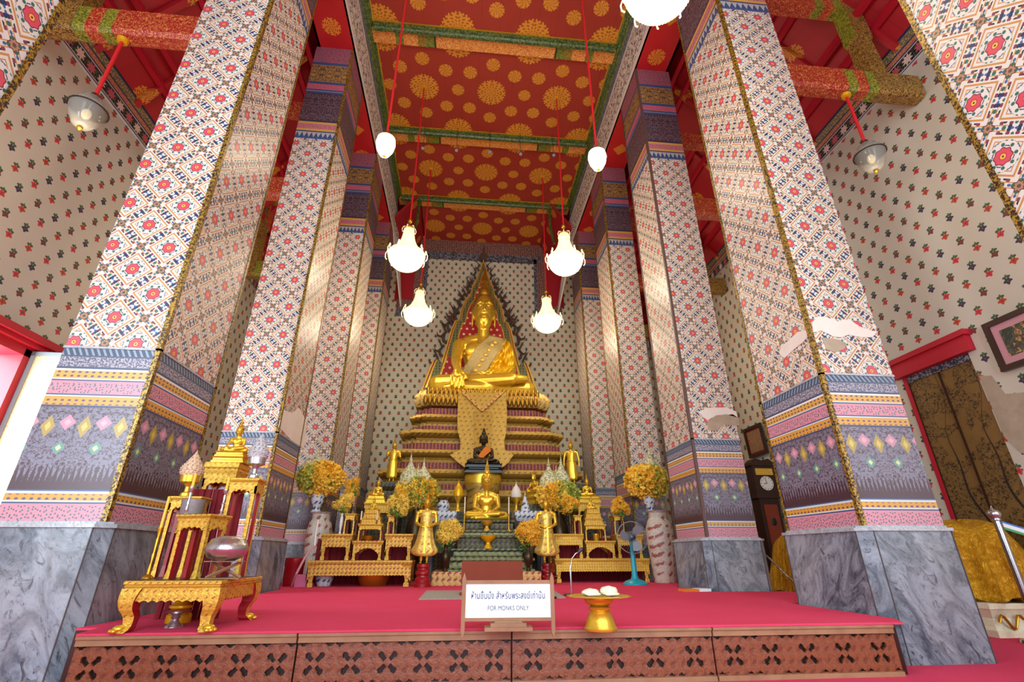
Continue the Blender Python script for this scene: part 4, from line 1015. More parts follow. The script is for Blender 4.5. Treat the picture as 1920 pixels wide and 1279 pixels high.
for k in range(9): b.tube([(xD-.2+k*.055, 4.635+.012*math.sin(k*2.1), hD-.25), (xD-.2+k*.055+.01, 4.64, PL+.3), (xD-.2+k*.055, 4.64, PL+.002)], .024, 6)
tag(b.build('maroon_curtain', M_['maroon_cloth']), 'dark maroon curtain hanging behind the gold stands at the front left', 'curtain')
seated_statue('seated_statue', 'small gold seated statue on the tallest gold stand at the front left', 'statue', (at(430, 865, 4.76).x, 4.81, hD), .25, vs=.02, mara=True, base=[(.56, .4, .22), (.5, .36, .2)], flame=1.0, basemat='gold')
def cone(label, loc, r, h, bowl, beads):
    t = thing('beaded_cone', label, 'offering', loc)
    P = [(0.01, 0), (.55, 0), (.5, .06), (.25, .1), (.22, .2), (.4, .26), (.85, .30), (.9, .46), (.8, .47)]
    MB().lathe([(a*r, z*h) for a, z in P], 24).build('footed_bowl', M_[bowl], t, 30)
    b = MB(); b.lathe([(r*.95, h*.44), (r, h*.52), (r*.97, h*.6), (r*.6, h*.76), (r*.28, h*.88), (r*.08, h*.96), (r*.01, h*1.03)], 24); b.build('cone_body', M_[beads], t, 40)
    b = MB()
    for i in range(9):
        f = i/9; z = h*(.5+.42*f); rr = r*(1.0 if f < .25 else 1.0-(f-.25)*1.18); n = int(18*(1-f*.7))
        for k in range(n): b.ell((rr*math.cos(2*PI*(k+.5*(i % 2))/n), rr*math.sin(2*PI*(k+.5*(i % 2))/n), z), r*.085, 6, 4)
    b.build('beads', M_[beads], t, True)['kind'] = 'stuff'
    return t
p = at(348, 930, 4.42); cone('rose beaded cone on an orange-gold footed bowl, before the big left pillar', (p.x, 4.42, hC+.001), .085, at(348, 845, 4.42).z-hC, 'gold', 'bead_rose')
p = at(475, 896, 4.42); cone('silver-grey beaded cone on a pink and silver footed bowl, on the tall gold stand', (p.x, 4.42, hB+.001), .08, at(475, 812, 4.42).z-hB, 'silver', 'bead_grey')
p = at(362, 962, 4.2); lathe_thing('incense_pot', 'plain grey metal incense pot on the small gold stand', 'pot', (p.x, 4.17, tA+.001), [(.01, 0), (.07, 0), (.078, .012), (.082, .1), (.086, .112), (.078, .112), (.074, .03), (.01, .03)], 'zinc')
def candle(name, label, loc, hs, hc, r=.011, sm='gold_brass', cm='candle_wax', base=.045, group=None):
    t = thing(name, label, 'candlestick', loc, 0, group)
    MB().lathe([(base, 0), (base*.9, hs*.03), (base*.35, hs*.08), (r*1.3, hs*.16), (r*.7, hs*.3), (r*1.2, hs*.45), (r*.7, hs*.5), (r*1.1, hs*.75), (r*.7, hs*.8), (r*1.8, hs*.96), (r*1.8, hs)], 12).build('candlestick_stem', M_[sm], t, 40)
    c = MB().lathe([(r, hs), (r*.95, hs+hc)], 10).build('candle', M_[cm], t, 40); MB().tube([(0, 0, hs+hc), (.001, 0, hs+hc+.012)], .0015, 4).build('wick', M_['black_lacquer'], c); return t
p = at(273, 1080, 4.15); zt_ = at(303, 990, 4.15).z-tz
candle('candle_stand', 'yellow candle on a very tall thin brass stand, leftmost on the low gold table', (at(288, 1040, 4.15).x, 4.15, tz+.003), zt_, at(306, 932, 4.15).z-tz-zt_, base=.04)
z1_ = at(345, 915, 4.16).z-tA; candle('candle_stand', 'yellow candle in front of the grey pot on the small gold stand', (at(350, 960, 4.1).x, 4.09, tA+.001), max(.05, z1_), at(352, 890, 4.16).z-tA-z1_, base=.02, sm='silver')
p = at(400, 955, 4.2); z1_ = at(402, 920, 4.2).z-tA; candle('candle_stand', 'yellow candle at the right edge of the small gold stand', (cA.x+.12, 4.15, tA+.001), max(.07, z1_), .1, base=.02, sm='silver')
# silver bowl on a folding cross stand
p = at(416, 1083, 3.98); t = thing('bowl_stand', 'folding cross-legged stand under the silver alms bowl', 'stand', (p.x, 4.0, tz+.003))
hS = at(416, 1052, 4.0).z-tz-.003
for s in (-1, 1): MB().tube([(-s*.11, -.02*s, .008), (s*.11, -.02*s, hS-.006)], .011, 4).build('cross_leg', M_['light_wood'], t)
MB().box(-.13, .13, -.06, .06, hS-.006, hS).build('stand_top', M_['light_wood'], t); MB().box(-.13, .13, -.06, .06, 0, .008).build('stand_foot', M_['light_wood'], t)
rb = (at(460, 1030, 4.0).x-at(383, 1030, 4.0).x)/2; hb = (at(420, 1010, 4.0).z-at(420, 1052, 4.0).z)*1.12
lathe_thing('alms_bowl', 'wide shiny silver lidded bowl on the low gold table', 'bowl', (at(421, 1050, 4.0).x, 4.0, tz+.003+hS+.001), [(.01, 0), (rb*.45, .0), (rb*.82, hb*.14), (rb*.99, hb*.4), (rb, hb*.5), (rb*.9, hb*.7), (rb*.86, hb*.72), (rb*.8, hb*.85), (rb*.5, hb*.97), (.01, hb)], 'silver', None, True, 32)
p = gz(325, 1176); lathe_thing('footed_tray', 'small silver footed tray on the carpet under the low gold table', 'tray', (p.x, p.y, PL), [(.01, 0), (.06, 0), (.055, .012), (.03, .03), (.022, .05), (.032, .06), (.024, .07), (.03, .082), (.085, .095), (.095, .104), (.08, .102), (.01, .092)], 'silver', fl=lambda a, i: 1+(.05*math.sin(a*12) if i > 8 else 0))
p = gz(346, 1163); lathe_thing('brass_pedestal', 'gold ringed pedestal jar standing behind the silver tray under the low table', 'pedestal', (p.x+.02, p.y-.14, PL), [(.01, 0), (.085, 0), (.085, .05), (.06, .07), (.045, .08), (.08, .1), (.08, .115), (.045, .13), (.06, .15), (.085, .19), (.085, .2), (.01, .2)], 'gold_satin')
# ---------- monks sign
p = gz(950, 1184); sy = p.y+.06; sl = at(868, 1165, sy); sr = at(1036, 1160, sy)
t = thing('sign', 'white sign reading FOR MONKS ONLY in a wooden frame at the platform edge', 'sign', (p.x, sy, PL), -.035)
hw = (sr.x-sl.x)/2; zt = at(950, 1094, sy).z-PL; zl = at(950, 1160, sy).z-PL
dx = (sl.x+sr.x)/2-p.x
MB().box(dx-hw, dx+hw, -.012, .012, zl-.014, zl+.006).box(dx-hw, dx+hw, -.012, .012, zt-.002, zt+.02).build('frame_rail', M_['light_wood'], t)
for s in (-1, 1):
    b = MB(); b.prism([(dx+s*hw-.013, zl-.075), (dx+s*hw, zl-.11), (dx+s*hw+.013, zl-.075), (dx+s*hw+.013, zt+.03), (dx+s*hw, zt+.07), (dx+s*hw-.013, zt+.03)], -.016, .016); b.build('frame_post', M_['light_wood'], t)
pn = MB().box(dx-hw+.012, dx+hw-.012, -.005, .005, zl+.004, zt).build('sign_panel', M_['paper_white'], t)
b = MB(); b.box(dx-.16, dx+.16, -.07, .07, 0, .022).box(dx-.12, dx+.12, -.05, .05, .022, .044); b.prism([(dx-.1, .044), (dx+.1, .044), (dx+.085, zl-.01), (dx-.085, zl-.01)], -.03, .03); b.build('sign_foot', M_['light_wood'], t)
def text(s, size, loc, mat, par, xs=1.0, rx=PI/2):
    c = bpy.data.curves.new('lettering', 'FONT'); c.body = s; c.size = size; c.align_x = 'CENTER'; c.align_y = 'CENTER'; c.extrude = .0008; c.space_character = 1.04
    q = bpy.data.objects.new('q', c); COL.objects.link(q); dg = bpy.context.evaluated_depsgraph_get(); dg.update(); me = bpy.data.meshes.new_from_object(q.evaluated_get(dg)); bpy.data.objects.remove(q)
    w = max(v.co.x for v in me.vertices)-min(v.co.x for v in me.vertices); me.transform(Matrix.Diagonal((xs/w, xs/w if size is None else 1, 1, 1)) if xs else Matrix.Identity(4)); me.materials.clear()
    me.transform(Matrix.Rotation(rx, 4, 'X')); me.materials.append(M_[mat]); o = bpy.data.objects.new('lettering', me); COL.objects.link(o); o.parent = par; o.location = loc; return o
zm_ = (zl+zt)/2
text('ห้ามขึ้นนั่ง สำหรับพระสงฆ์เท่านั้น', .058, (dx+.0, -.0065, zm_+.03), 'blue_ink', pn, hw*1.66)
text('FOR MONKS ONLY', .04, (dx, -.0065, zm_-.045), 'grey_ink', pn, hw*.92)
# ---------- gold offering tray on a pedestal
p = gz(1133, 1185); py_ = p.y+.08; k = (at(1190, 1118, py_).x-at(1076, 1118, py_).x)/2; zz_ = at(1133, 1117, py_).z-PL
t = thing('offering_tray', 'bright gold pedestal tray holding white cloths, on the platform edge', 'tray', (p.x, py_, PL))
MB().lathe([(.01, 0), (k*.48, 0), (k*.5, .012), (k*.46, zz_*.12), (k*.40, zz_*.3), (k*.32, zz_*.5), (k*.26, zz_*.55), (k*.33, zz_*.6), (k*.35, zz_*.66), (k*.27, zz_*.7), (.01, zz_*.7)], 32, (0, 0, 0), None, lambda a, i: 1+.05*abs(math.sin(a*4))).build('pedestal_foot', M_['gold'], t, 50)
MB().lathe([(k*.26, zz_*.69), (k*.4, zz_*.78), (k*.45, zz_*.82), (k*.46, zz_*.88), (k*.55, zz_*.95), (k, zz_*.985), (k*.98, zz_*1.01), (k*.5, zz_*.985), (.01, zz_*.9)], 48, (0, 0, 0), None, lambda a, i: 1+(.04*math.sin(a*16) if 4 < i < 7 else 0)).build('tray_dish', M_['gold'], t, 50)
for q, (x, lab) in enumerate(((-.058, 'flatter white folded cloth on the left of the gold tray'), (.072, 'rounder white folded cloth on the right of the gold tray'))):
    b = MB(); b.ell((0, 0, .02+.008*q), (.062, .05, .024+.01*q), 16, 10); b.ell((.01, -.02, .012), (.06, .04, .014), 14, 8)
    me = b.mesh('white_cloth'); 
    for v in me.vertices: v.co += Vector(noise.noise_vector(v.co*30))*.006
    tag(link('folded_cloth', me, M_['cream_flower'], None, True, (p.x+x, py_, PL+zz_*1.0)), lab, 'cloth')
# ---------- lectern, mats, microphone, fan, small things
p = gz(905, 1118); ly = 6.9
lx0, lx1 = at(866, 1060, ly).x, at(980, 1060, ly).x; lz = at(920, 1052, ly).z-PL; lb = at(920, 1095, ly).z-PL
t = thing('reading_desk', 'low brown wooden reading desk seen from behind the sign', 'desk', ((lx0+lx1)/2, ly, PL)); hw = (lx1-lx0)/2
MB().prismx([(-.03, lb), (.0, lz), (.02, lz), (-.01, lb)], -hw, hw).build('desk_board', M_['red_wood'], t)
for s in (-1, 1): MB().prismx([(-.16, .0), (.16, 0), (.16, .03), (.05, .05), (.02, lb+.02), (-.03, lb+.02), (-.06, .05), (-.16, .03)], s*hw*.8-.015, s*hw*.8+.015).build('desk_leg', M_['red_wood'], t)
MB().box(-hw-.02, hw*.3, -.2, .2, 0, .02).build('desk_sill', M_['red_wood'], t)
a = gz(785, 1125); tag(MB().prismz([(gz(785, 1125).x, gz(785, 1125).y), (gz(1060, 1122).x, gz(1060, 1122).y), (gz(1042, 1110).x, gz(1042, 1110).y+.1), (gz(800, 1109).x, gz(800, 1109).y)], PL, PL+.012).build('floor_mat', M_['grey_mat']), 'thin grey mat on the carpet beneath the reading desk', 'mat')
p = gz(1072, 1117); t = thing('microphone_stand', 'thin chrome microphone stand with bent neck beside the gold tray', 'microphone stand', (p.x, p.y, PL))
MB().lathe([(.01, 0), (.1, 0), (.095, .018), (.02, .025), (.01, .03)], 24).build('stand_base', M_['black_lacquer'], t, 40)
h1 = at(1075, 1060, p.y).z-PL; h2 = at(1090, 1036, p.y).z-PL; d_ = at(1090, 1036, p.y).x-at(1075, 1060, p.y).x
MB().tube([(0, 0, .02), (0, 0, h1*.9), (.01, 0, h1)], .012, 8).build('stand_pole', M_['steel'], t, 60)
MB().tube([(.01, 0, h1), (.02, 0, h1+(h2-h1)*.5), (d_*.7, 0, h2-.01), (d_, 0, h2)], .008, 8).build('gooseneck', M_['steel'], t, 60); MB().cap((d_, 0, h2), .018, (d_+.05, 0, h2+.04), .022).build('microphone', M_['dark_plastic'], t, 60)
p = gz(1033, 1108); t = thing('candle_rod', 'dark rod stand just right of the sign frame', 'stand', (at(1031, 1080, 6.3).x, 6.3, PL)); MB().lathe([(.08, 0), (.07, .02), (.015, .03), (.012, .42), (.02, .44), (.01, .46)], 12).build('rod', M_['bronze'], t, 40)
simple('wire', '#8a8f8c', .4, .5); simple('blade', '#787c86', .3)
p = gz(1195, 1098); t = thing('pedestal_fan', 'blue pedestal fan with round wire guard beside the right gold altar', 'fan', (at(1191, 1090, 8.95).x, 8.95, PL), -.1)
fz = at(1191, 1008, 8.95).z-PL; fr = (at(1217, 1008, 8.95).x-at(1167, 1008, 8.95).x)/2*1.08
MB().lathe([(.01, 0), (.21, 0), (.21, .02), (.16, .06), (.07, .09), (.05, .14), (.035, fz-.12), (.05, fz-.04), (.01, fz-.02)], 28).build('fan_stand', M_['blue_plastic'], t, 40)
Rm = Matrix.Translation((0, -.06, fz)) @ Matrix.Rotation(PI/2, 4, 'X')
MB().lathe([(.01, -.16), (.05, -.15), (.07, -.08), (.07, .0), (.01, .01)], 20, M=Rm).build('motor', M_['dark_plastic'], t, 40)
g = MB()
for rr, yy in ((fr, 0), (fr, -.05), (fr*.98, .04), (.06, .06)): g.tube([(rr*math.cos(2*PI*k/36), yy-.06-.0, fz+rr*math.sin(2*PI*k/36)) for k in range(37)], .003, 5)
g.build('guard_ring', M_['wire'], t, 60)
gw = MB()
for k in range(40):
    a = 2*PI*k/40; c, s_ = math.cos(a), math.sin(a); gw.tube([(c*.05, -.125, fz+s_*.05), (c*fr*.6, -.12, fz+s_*fr*.6), (c*fr, -.07, fz+s_*fr)], .0016, 4)
gw.build('guard_wires', M_['wire'], t, 60)['kind'] = 'stuff'
for k in range(3):
    a = k*2*PI/3+.6; b = MB(); R_ = Matrix.Translation((0, -.09, fz)) @ Matrix.Rotation(a, 4, 'Y') @ Matrix.Rotation(.35, 4, 'X'); b.prism([(-.02, .03), (.02, .03), (.11, fr*.75), (.05, fr*.92), (-.05, fr*.88), (-.07, fr*.5)], -.002, .002, R_); b.build('fan_blade', M_['blade'], t)
MB().lathe([(.01, 0), (.045, 0), (.045, .02), (.01, .03)], 20, M=Matrix.Translation((0, -.11, fz)) @ Matrix.Rotation(PI/2, 4, 'X')).build('fan_hub', M_['dark_plastic'], t, 40)
p = gz(1297, 1108); t = thing('prayer_book', 'small orange and white book lying at the foot of the second right pillar', 'book', (p.x, p.y-.1, PL), .1); MB().box(-.2, .02, -.09, .09, 0, .03).build('orange_cover', M_['orange_cloth'], t); MB().box(.02, .2, -.09, .09, 0, .035).build('white_pages', M_['paper_white'], t)
# ---------------------------------------------------------------- flowers and vases
def petals(b, c, r, n, sz, flat=1.0, thin=False):
    for _ in range(n):
        v = Vector((random.gauss(0, 1), random.gauss(0, 1), random.gauss(0, 1))).normalized(); d = r*(random.random()**.35)
        q = Vector((c[0]+v.x*d, c[1]+v.y*d, c[2]+v.z*d*flat)); a = v.cross(Vector((random.random()-.5, random.random()-.5, random.random()))).normalized(); e = v.cross(a); s = sz*random.uniform(.6, 1.2)
        for k in range(4 if thin else 3):
            t = 2*PI*k/(4 if thin else 3)+random.random(); u = a*math.cos(t)+e*math.sin(t); w = a*math.cos(t+1.2)+e*math.sin(t+1.2)
            if thin: b.add([q, q+(u+w*.5)*s*.8+v*s*.2, q+u*s*2.0+v*s*.8, q+(u-w*.5)*s*.8+v*s*.2], [(0, 1, 2, 3)]); continue
            b.add([q, q+u*s+v*s*.3, q+(u+w)*s*.8+v*s*.7, q+w*s+v*s*.3], [(0, 1, 2, 3)])
VP = {'slim': [(.01, 0), (.5, 0), (.42, .05), (.3, .15), (.55, .4), (.62, .6), (.5, .8), (.3, .88), (.42, 1), (.36, 1)],
      'urn': [(.01, 0), (.55, 0), (.4, .06), (.3, .12), (.8, .35), (1, .52), (.85, .68), (.35, .8), (.3, .88), (.5, 1), (.42, 1)]}
def bouquet(label, x, y, z, hv, rv, zc, rf, fm, mat='bronze', kind='slim', n=260, group=None, xf=0):
    t = thing('flower_vase', label, 'vase of flowers', (x, y, z), 0, group)
    MB().lathe([(a*rv, q*hv) for a, q in VP[kind]], 20).build('vase', M_[mat], t, 40)
    b = MB()
    for k in range(14):
        a = random.uniform(0, 2*PI); u = random.uniform(.2, .8)*rf; b.tube([(0, 0, hv*.9), (math.cos(a)*u*.4+xf*.5, math.sin(a)*u*.4, (zc-z)*.75+hv*.2), (math.cos(a)*u+xf, math.sin(a)*u, zc-z+random.uniform(-.3, .6)*rf)], .004, 4)
    petals(b, (xf, 0, zc-z-rf*.3), rf*.8, 40, rf*.16); b.build('stems_and_leaves', M_['green_leaf'], t)['kind'] = 'stuff'
    b = MB(); 
    for _ in range(13):
        a = random.uniform(0, 2*PI); q = random.uniform(-.7, 1.1); c_ = Vector((math.cos(a)*.62*rf, math.sin(a)*.62*rf, q*.75*rf))*random.uniform(.6, 1.15); petals(b, (xf+c_.x, c_.y, zc-z+c_.z), rf*.42, n//5, rf*.11, 1, True)
    petals(b, (xf, 0, zc-z), rf*.75, n//3, rf*.12, 1, True); b.build('blossoms', M_[fm], t)['kind'] = 'stuff'
    return t
def pxw(x0, x1, y, Y): return at(x1, y, Y).x-at(x0, y, Y).x
# ---------------------------------------------------------------- left altar
Yl = 8.85; zlt = at(670, 1051, Yl).z
ALT = 'gilded altar tables'
gold_table('long low gilded table at the foot of the left altar', at(576, 1055, Yl).x, at(773, 1055, Yl).x, Yl, Yl+.62, PL, zlt, leg=.13, apron=.17, top=.06, style='bracket', group=None)
def T(label, px0, px1, ptop, pbot, Y, d, z0=None, **k):
    z0 = at(px0, pbot, Y).z if z0 is None else z0; x0, x1 = at(px0, pbot, Y).x, at(px1, pbot, Y).x; z1 = at((px0+px1)/2, ptop, Y).z
    gold_table(label, x0, x1, Y, Y+d, z0, z1, **k); return z1
Yt = 9.05
zsL = T('small gilded table at the left of the left altar, under the pinkish vase', 595, 656, 1001, 1048, Yt, .42, zlt+.001, leg=.1, apron=.16, top=.05, am='carved_red_gold', style='bracket')
zsC = T('small arched gilded table at the centre of the left altar', 656, 716, 1014, 1048, Yt-.04, .42, zlt+.001, leg=.07, apron=.2, top=.05, am='carved_red_gold', style='straight', arch=.9)
zsR = T('small gilded table at the right of the left altar, beside the standing statue', 717, 772, 1001, 1048, Yt, .42, zlt+.001, leg=.1, apron=.16, top=.05, am='carved_red_gold', style='bracket')
z3 = T('little gilded stand over the brass bowl at the centre of the left altar', 667, 716, 982, 1013, Yt+.06, .3, zsC+.001, leg=.04, apron=.06, top=.035, am='carved_gold', style='straight')
zb1 = T('narrow gilded stand behind the pinkish vase of the left altar', 640, 664, 963, 1001, Yt+.1, .3, zsL+.001, leg=.04, apron=.07, top=.03, am='carved_gold', style='straight')
zb2 = T('narrow gilded stand right of the central case of the left altar', 722, 740, 966, 1001, Yt+.1, .3, zsR+.001, leg=.035, apron=.07, top=.03, am='carved_gold', style='straight')
Yc = 9.62; zc0 = T('tall gilded stand behind the left altar carrying the seated gold statue', 670, 727, 942, 1048, Yc, .4, PL, leg=.06, apron=.14, top=.05, am='carved_gold', style='straight')
seated_statue('seated_statue', 'gold seated statue on the tallest stand of the left altar', 'statue', (at(706, 940, Yc+.2).x, Yc+.2, zc0+.001), pxw(690, 717, 928, Yc+.2), vs=.016, mara=True, base=[(.66, .5, .28), (.56, .42, .24)], basemat='gold', flame=.6)
seated_statue('seated_statue', 'tiny gold seated statue on stepped base at the middle of the left altar', 'statue', (at(697, 980, Yt+.2).x, Yt+.2, z3+.001), pxw(688, 706, 955, Yt+.2), vs=.03, face=False, base=[(1.05, .7, .55), (.85, .6, .5), (.65, .5, .4)], basemat='carved_gold')
for px, q in ((676, 'left'), (706, 'right')):
    z1 = at(px, 986, Yt+.04).z; h = at(px, 958, Yt+.04).z-z3
    candle('candle_stand', 'slim cream candle at the %s of the tiny statue on the left altar' % q, (at(px, 980, Yt+.08).x, Yt+.08, z3+.001), .06, h-.06, r=.012, cm='white_candle', base=.025)
lathe_thing('brass_bowl', 'small brass bowl in the central niche of the left altar', 'bowl', (at(690, 1012, Yt+.12).x, Yt+.12, zsC+.001), [(.01, 0), (.05, 0), (.09, .04), (.1, .08), (.09, .08), (.01, .02)], 'gold_brass')
bouquet('pinkish-white vase of yellow orchids at the left of the left altar', at(637, 1000, Yt+.06).x, Yt+.06, zsL+.001, at(637, 963, Yt+.06).z-zsL, .045, at(640, 946, Yt+.06).z, .17, 'yellow_flower', 'white_porcelain')
bouquet('brown vase of yellow orchids right of the central case of the left altar', at(742, 1000, Yt+.06).x, Yt+.04, zsR+.001, at(742, 970, Yt+.06).z-zsR, .05, at(741, 950, Yt+.06).z, .19, 'yellow_flower', 'bronze')
bouquet('orange orchids in a tall vase behind the left altar, before the third pillar', at(660, 930, 9.9).x, 9.9, PL, at(665, 945, 9.9).z-PL, .09, at(665, 915, 9.9).z, .17, 'orange_flower', 'bronze')
bouquet('yellow orchids in a tall vase between the left altar statue and the big flower ball', at(748, 930, 10.25).x, 10.25, PL, at(738, 945, 9.9).z-PL, .09, at(738, 925, 9.9).z, .15, 'orange_flower', 'bronze')
def curtain(label, x0, x1, y, z0, z1, mat='maroon_cloth'):
    n = int((x1-x0)/.018); P = [(x0+(x1-x0)*i/n, y+.014*math.sin(i*1.1)+.008*math.sin(i*.37)) for i in range(n+1)]
    b = MB(); vs = [(p[0], p[1], z) for z in (z0, z1) for p in P]+[(p[0], p[1]+.006, z) for z in (z0, z1) for p in P]; m = n+1
    fs = [(i, i+1, m+i+1, m+i) for i in range(n)]+[(2*m+i+1, 2*m+i, 3*m+i, 3*m+i+1) for i in range(n)]+[(0, m, 3*m, 2*m), (n, 2*m+n, 3*m+n, m+n)]+[(m+i, m+i+1, 3*m+i+1, 3*m+i) for i in range(n)]+[(i+1, i, 2*m+i, 2*m+i+1) for i in range(n)]
    tag(b.add(vs, fs).build('maroon_curtain', M_[mat], None, True), label, 'curtain')
curtain('maroon curtain standing behind the small tables of the left altar', at(592, 1040, 9.55).x, at(772, 1040, 9.55).x, 9.55, PL+.001, zlt+(zsL-zlt)*.85)
# ---------------------------------------------------------------- right altar
Yr = 9.75; zrt = at(1130, 1047, Yr).z
gold_table('long low gilded table at the foot of the right altar, behind the blue fan', at(1040, 1050, Yr).x, at(1219, 1050, Yr).x, Yr, Yr+.56, PL, zrt, leg=.13, apron=.17, top=.06, style='bracket', am='carved_gold')
Yt = 9.95
wsL = T('small gilded table at the left of the right altar', 1040, 1097, 1001, 1045, Yt, .42, zrt+.001, leg=.1, apron=.16, top=.05, am='carved_gold', style='bracket')
wsC = T('small arched gilded table at the centre of the right altar', 1098, 1157, 1014, 1045, Yt-.04, .42, zrt+.001, leg=.07, apron=.2, top=.05, am='carved_gold', style='straight', arch=.9)
wsR = T('small gilded table at the right of the right altar, behind the fan', 1158, 1210, 1002, 1045, Yt, .42, zrt+.001, leg=.1, apron=.16, top=.05, am='carved_gold', style='bracket')
w3 = T('little gilded stand over the gold cup at the centre of the right altar', 1097, 1139, 983, 1012, Yt+.06, .3, wsC+.001, leg=.04, apron=.06, top=.035, am='carved_gold', style='straight')
T('narrow gilded stand behind the bronze vase of the right altar', 1076, 1094, 966, 1001, Yt+.1, .3, wsL+.001, leg=.035, apron=.07, top=.03, am='carved_gold', style='straight')
T('narrow gilded stand under the orange orchids of the right altar', 1152, 1174, 966, 1001, Yt+.1, .3, wsR+.001, leg=.04, apron=.07, top=.03, am='carved_gold', style='straight')
Yc = 10.55; wc0 = T('tall gilded stand behind the right altar carrying the seated gold statue', 1087, 1134, 941, 1045, Yc, .4, PL, leg=.06, apron=.14, top=.05, am='carved_gold', style='straight')
seated_statue('seated_statue', 'gold seated statue on the tallest stand of the right altar', 'statue', (at(1103, 940, Yc+.2).x, Yc+.2, wc0+.001), pxw(1090, 1120, 928, Yc+.2), vs=.016, mara=False, base=[(.66, .5, .2), (.6, .45, .16)], basemat='gold', flame=1.0)
seated_statue('seated_statue', 'tiny gold seated statue on stepped base at the middle of the right altar', 'statue', (at(1111, 980, Yt+.2).x, Yt+.2, w3+.001), pxw(1102, 1121, 955, Yt+.2), vs=.03, face=False, base=[(.9, .6, .5), (.75, .55, .5), (.6, .5, .4)], basemat='carved_gold')
lathe_thing('gold_cup', 'small gold cup in the central niche of the right altar', 'cup', (at(1118, 1012, Yt+.12).x, Yt+.12, wsC+.001), [(.01, 0), (.04, 0), (.06, .04), (.065, .13), (.055, .13), (.01, .03)], 'gold')
bouquet('bronze vase of orange orchids at the left of the right altar', at(1070, 1000, Yt+.06).x, Yt+.06, wsL+.001, at(1070, 962, Yt+.06).z-wsL, .055, at(1074, 946, Yt+.06).z, .19, 'orange_flower', 'bronze')
bouquet('dark vase of orange orchids at the right of the right altar, above the fan', at(1166, 1000, Yt+.06).x, Yt+.02, wsR+.001, at(1168, 968, Yt+.06).z-wsR, .045, at(1167, 949, Yt+.06).z, .19, 'orange_flower', 'bronze')
curtain('maroon curtain standing behind the small tables of the right altar', at(1042, 1040, 10.45).x, at(1200, 1040, 10.45).x, 10.45, PL+.001, zrt+(wsL-zrt)*.85)
# ---------------------------------------------------------------- central altar
Yp = 9.2
def Bx(label, px0, px1, pt, pb, Y, d, mat, z0=None, name='altar_tier', cat='altar tier', mould=True, prt=None):
    z0 = at(px0, pb, Y).z if z0 is None else z0; z1 = at((px0+px1)/2, pt, Y).z; x0, x1 = at(px0, pb, Y).x, at(px1, pb, Y).x; c = ((x0+x1)/2, Y+d/2, z0); hx, hy, H = (x1-x0)/2, d/2, z1-z0
    b = MB()
    if mould: b.rectloft([(hx, hy, 0), (hx, hy, H*.12), (hx*.95, hy*.95, H*.2), (hx*.93, hy*.93, H*.3), (hx*.93, hy*.93, H*.68), (hx*.96, hy*.96, H*.76), (hx, hy, H*.84), (hx, hy, H)])
    else: b.rectloft([(hx, hy, 0), (hx, hy, H)])
    t = thing(name, label, cat, c); b.build(prt or 'tier_block', M_[mat], t); return z1
Yb = gz(840, 1103).y
zb_ = Bx('low red and gold brocade covered base under the central altar', 808, 1015, 1072, 1103, 9.0, 1.37, 'brocade', PL, 'brocade_base', 'altar base', False, 'cloth_cover')
c1 = Bx('lowest green mosaic tier of the central altar', 836, 1003, 1047, 1071, 9.2, 1.15, 'mosaic_green', zb_+.001)
c2 = Bx('second green mosaic tier of the central altar', 845, 985, 1029, 1047, 9.3, 1.05, 'mosaic_green', c1+.001)
c3 = Bx('recessed blue-black mosaic tier of the central altar behind the gold stemmed bowl', 858, 971, 1008, 1029, 9.5, .85, 'mosaic_dark', c2+.001, mould=False)
c4_ = Bx('fourth green mosaic tier of the central altar', 853, 973, 995, 1008, 9.4, .95, 'mosaic_green', c3+.001)
c5 = Bx('uppermost dark gold tier of the central altar beneath the shining statue', 860, 966, 975, 995, 9.65, .7, 'mosaic_dark', c4_+.001)
w_ = pxw(870, 954, 968, 10.0); seated_statue('seated_statue', 'shining gold seated statue at the middle of the central altar', 'statue', (at(912, 970, 10.0).x, 10.02, c5+.001), w_, vs=.011, mara=False, zs=1.02, flame=.8, mat='gold', hair='gold')
for s, px, q in ((0, 915, 'low'), (1, 912, 'upper')):
    Y = 9.34 if s == 0 else 9.5; z0 = c2+.001 if s == 0 else c4_+.001; h = (at(px, 1004, Y).z-c2) if s == 0 else .17; r = .15 if s == 0 else .12
    lathe_thing('stemmed_bowl', ('orange-gold stemmed bowl standing against the recessed altar tier' if s == 0 else 'small gold stemmed bowl right before the shining seated statue'), 'bowl', (at(px, 1025, Y).x, Y, z0), [(.01, 0), (r*.55, 0), (r*.5, h*.12), (r*.3, h*.3), (r*.28, h*.45), (r*.6, h*.6), (r*.95, h*.85), (r, h), (r*.9, h), (.01, h*.7)], 'gold_satin' if s == 0 else 'gold')
for px, q in ((870, 'left'), (954, 'right')):
    candle('candle_stand', 'tall thin gold candlestick at the %s of the shining central statue' % q, (at(px, 990, 9.5).x, 9.5, c4_+.001), .3, at(px, 932, 9.5).z-c4_-.3, r=.012, base=.05, cm='white_candle')
def urn(label, px, y0, y1, Y, z0, mat, bm, wpx):
    h = at(px, y0, Y).z-z0; r = pxw(px-wpx/2, px+wpx/2, y1, Y)/2; t = thing('lidded_urn', label, 'urn', (at(px, y1, Y).x, Y, z0))
    MB().lathe([(.01, 0), (r*.7, 0), (r*.5, h*.05), (r*.3, h*.12), (r*.35, h*.3), (r*.8, h*.42), (r*.9, h*.5)], 20).build('stem_bowl', M_[bm], t, 40)
    MB().lathe([(r*.95, h*.48), (r, h*.56), (r*.9, h*.68), (r*.5, h*.82), (r*.2, h*.88), (r*.08, h*.94), (r*.01, h*1.02)], 20).build('pointed_lid', M_[mat], t, 40)
dz = {}
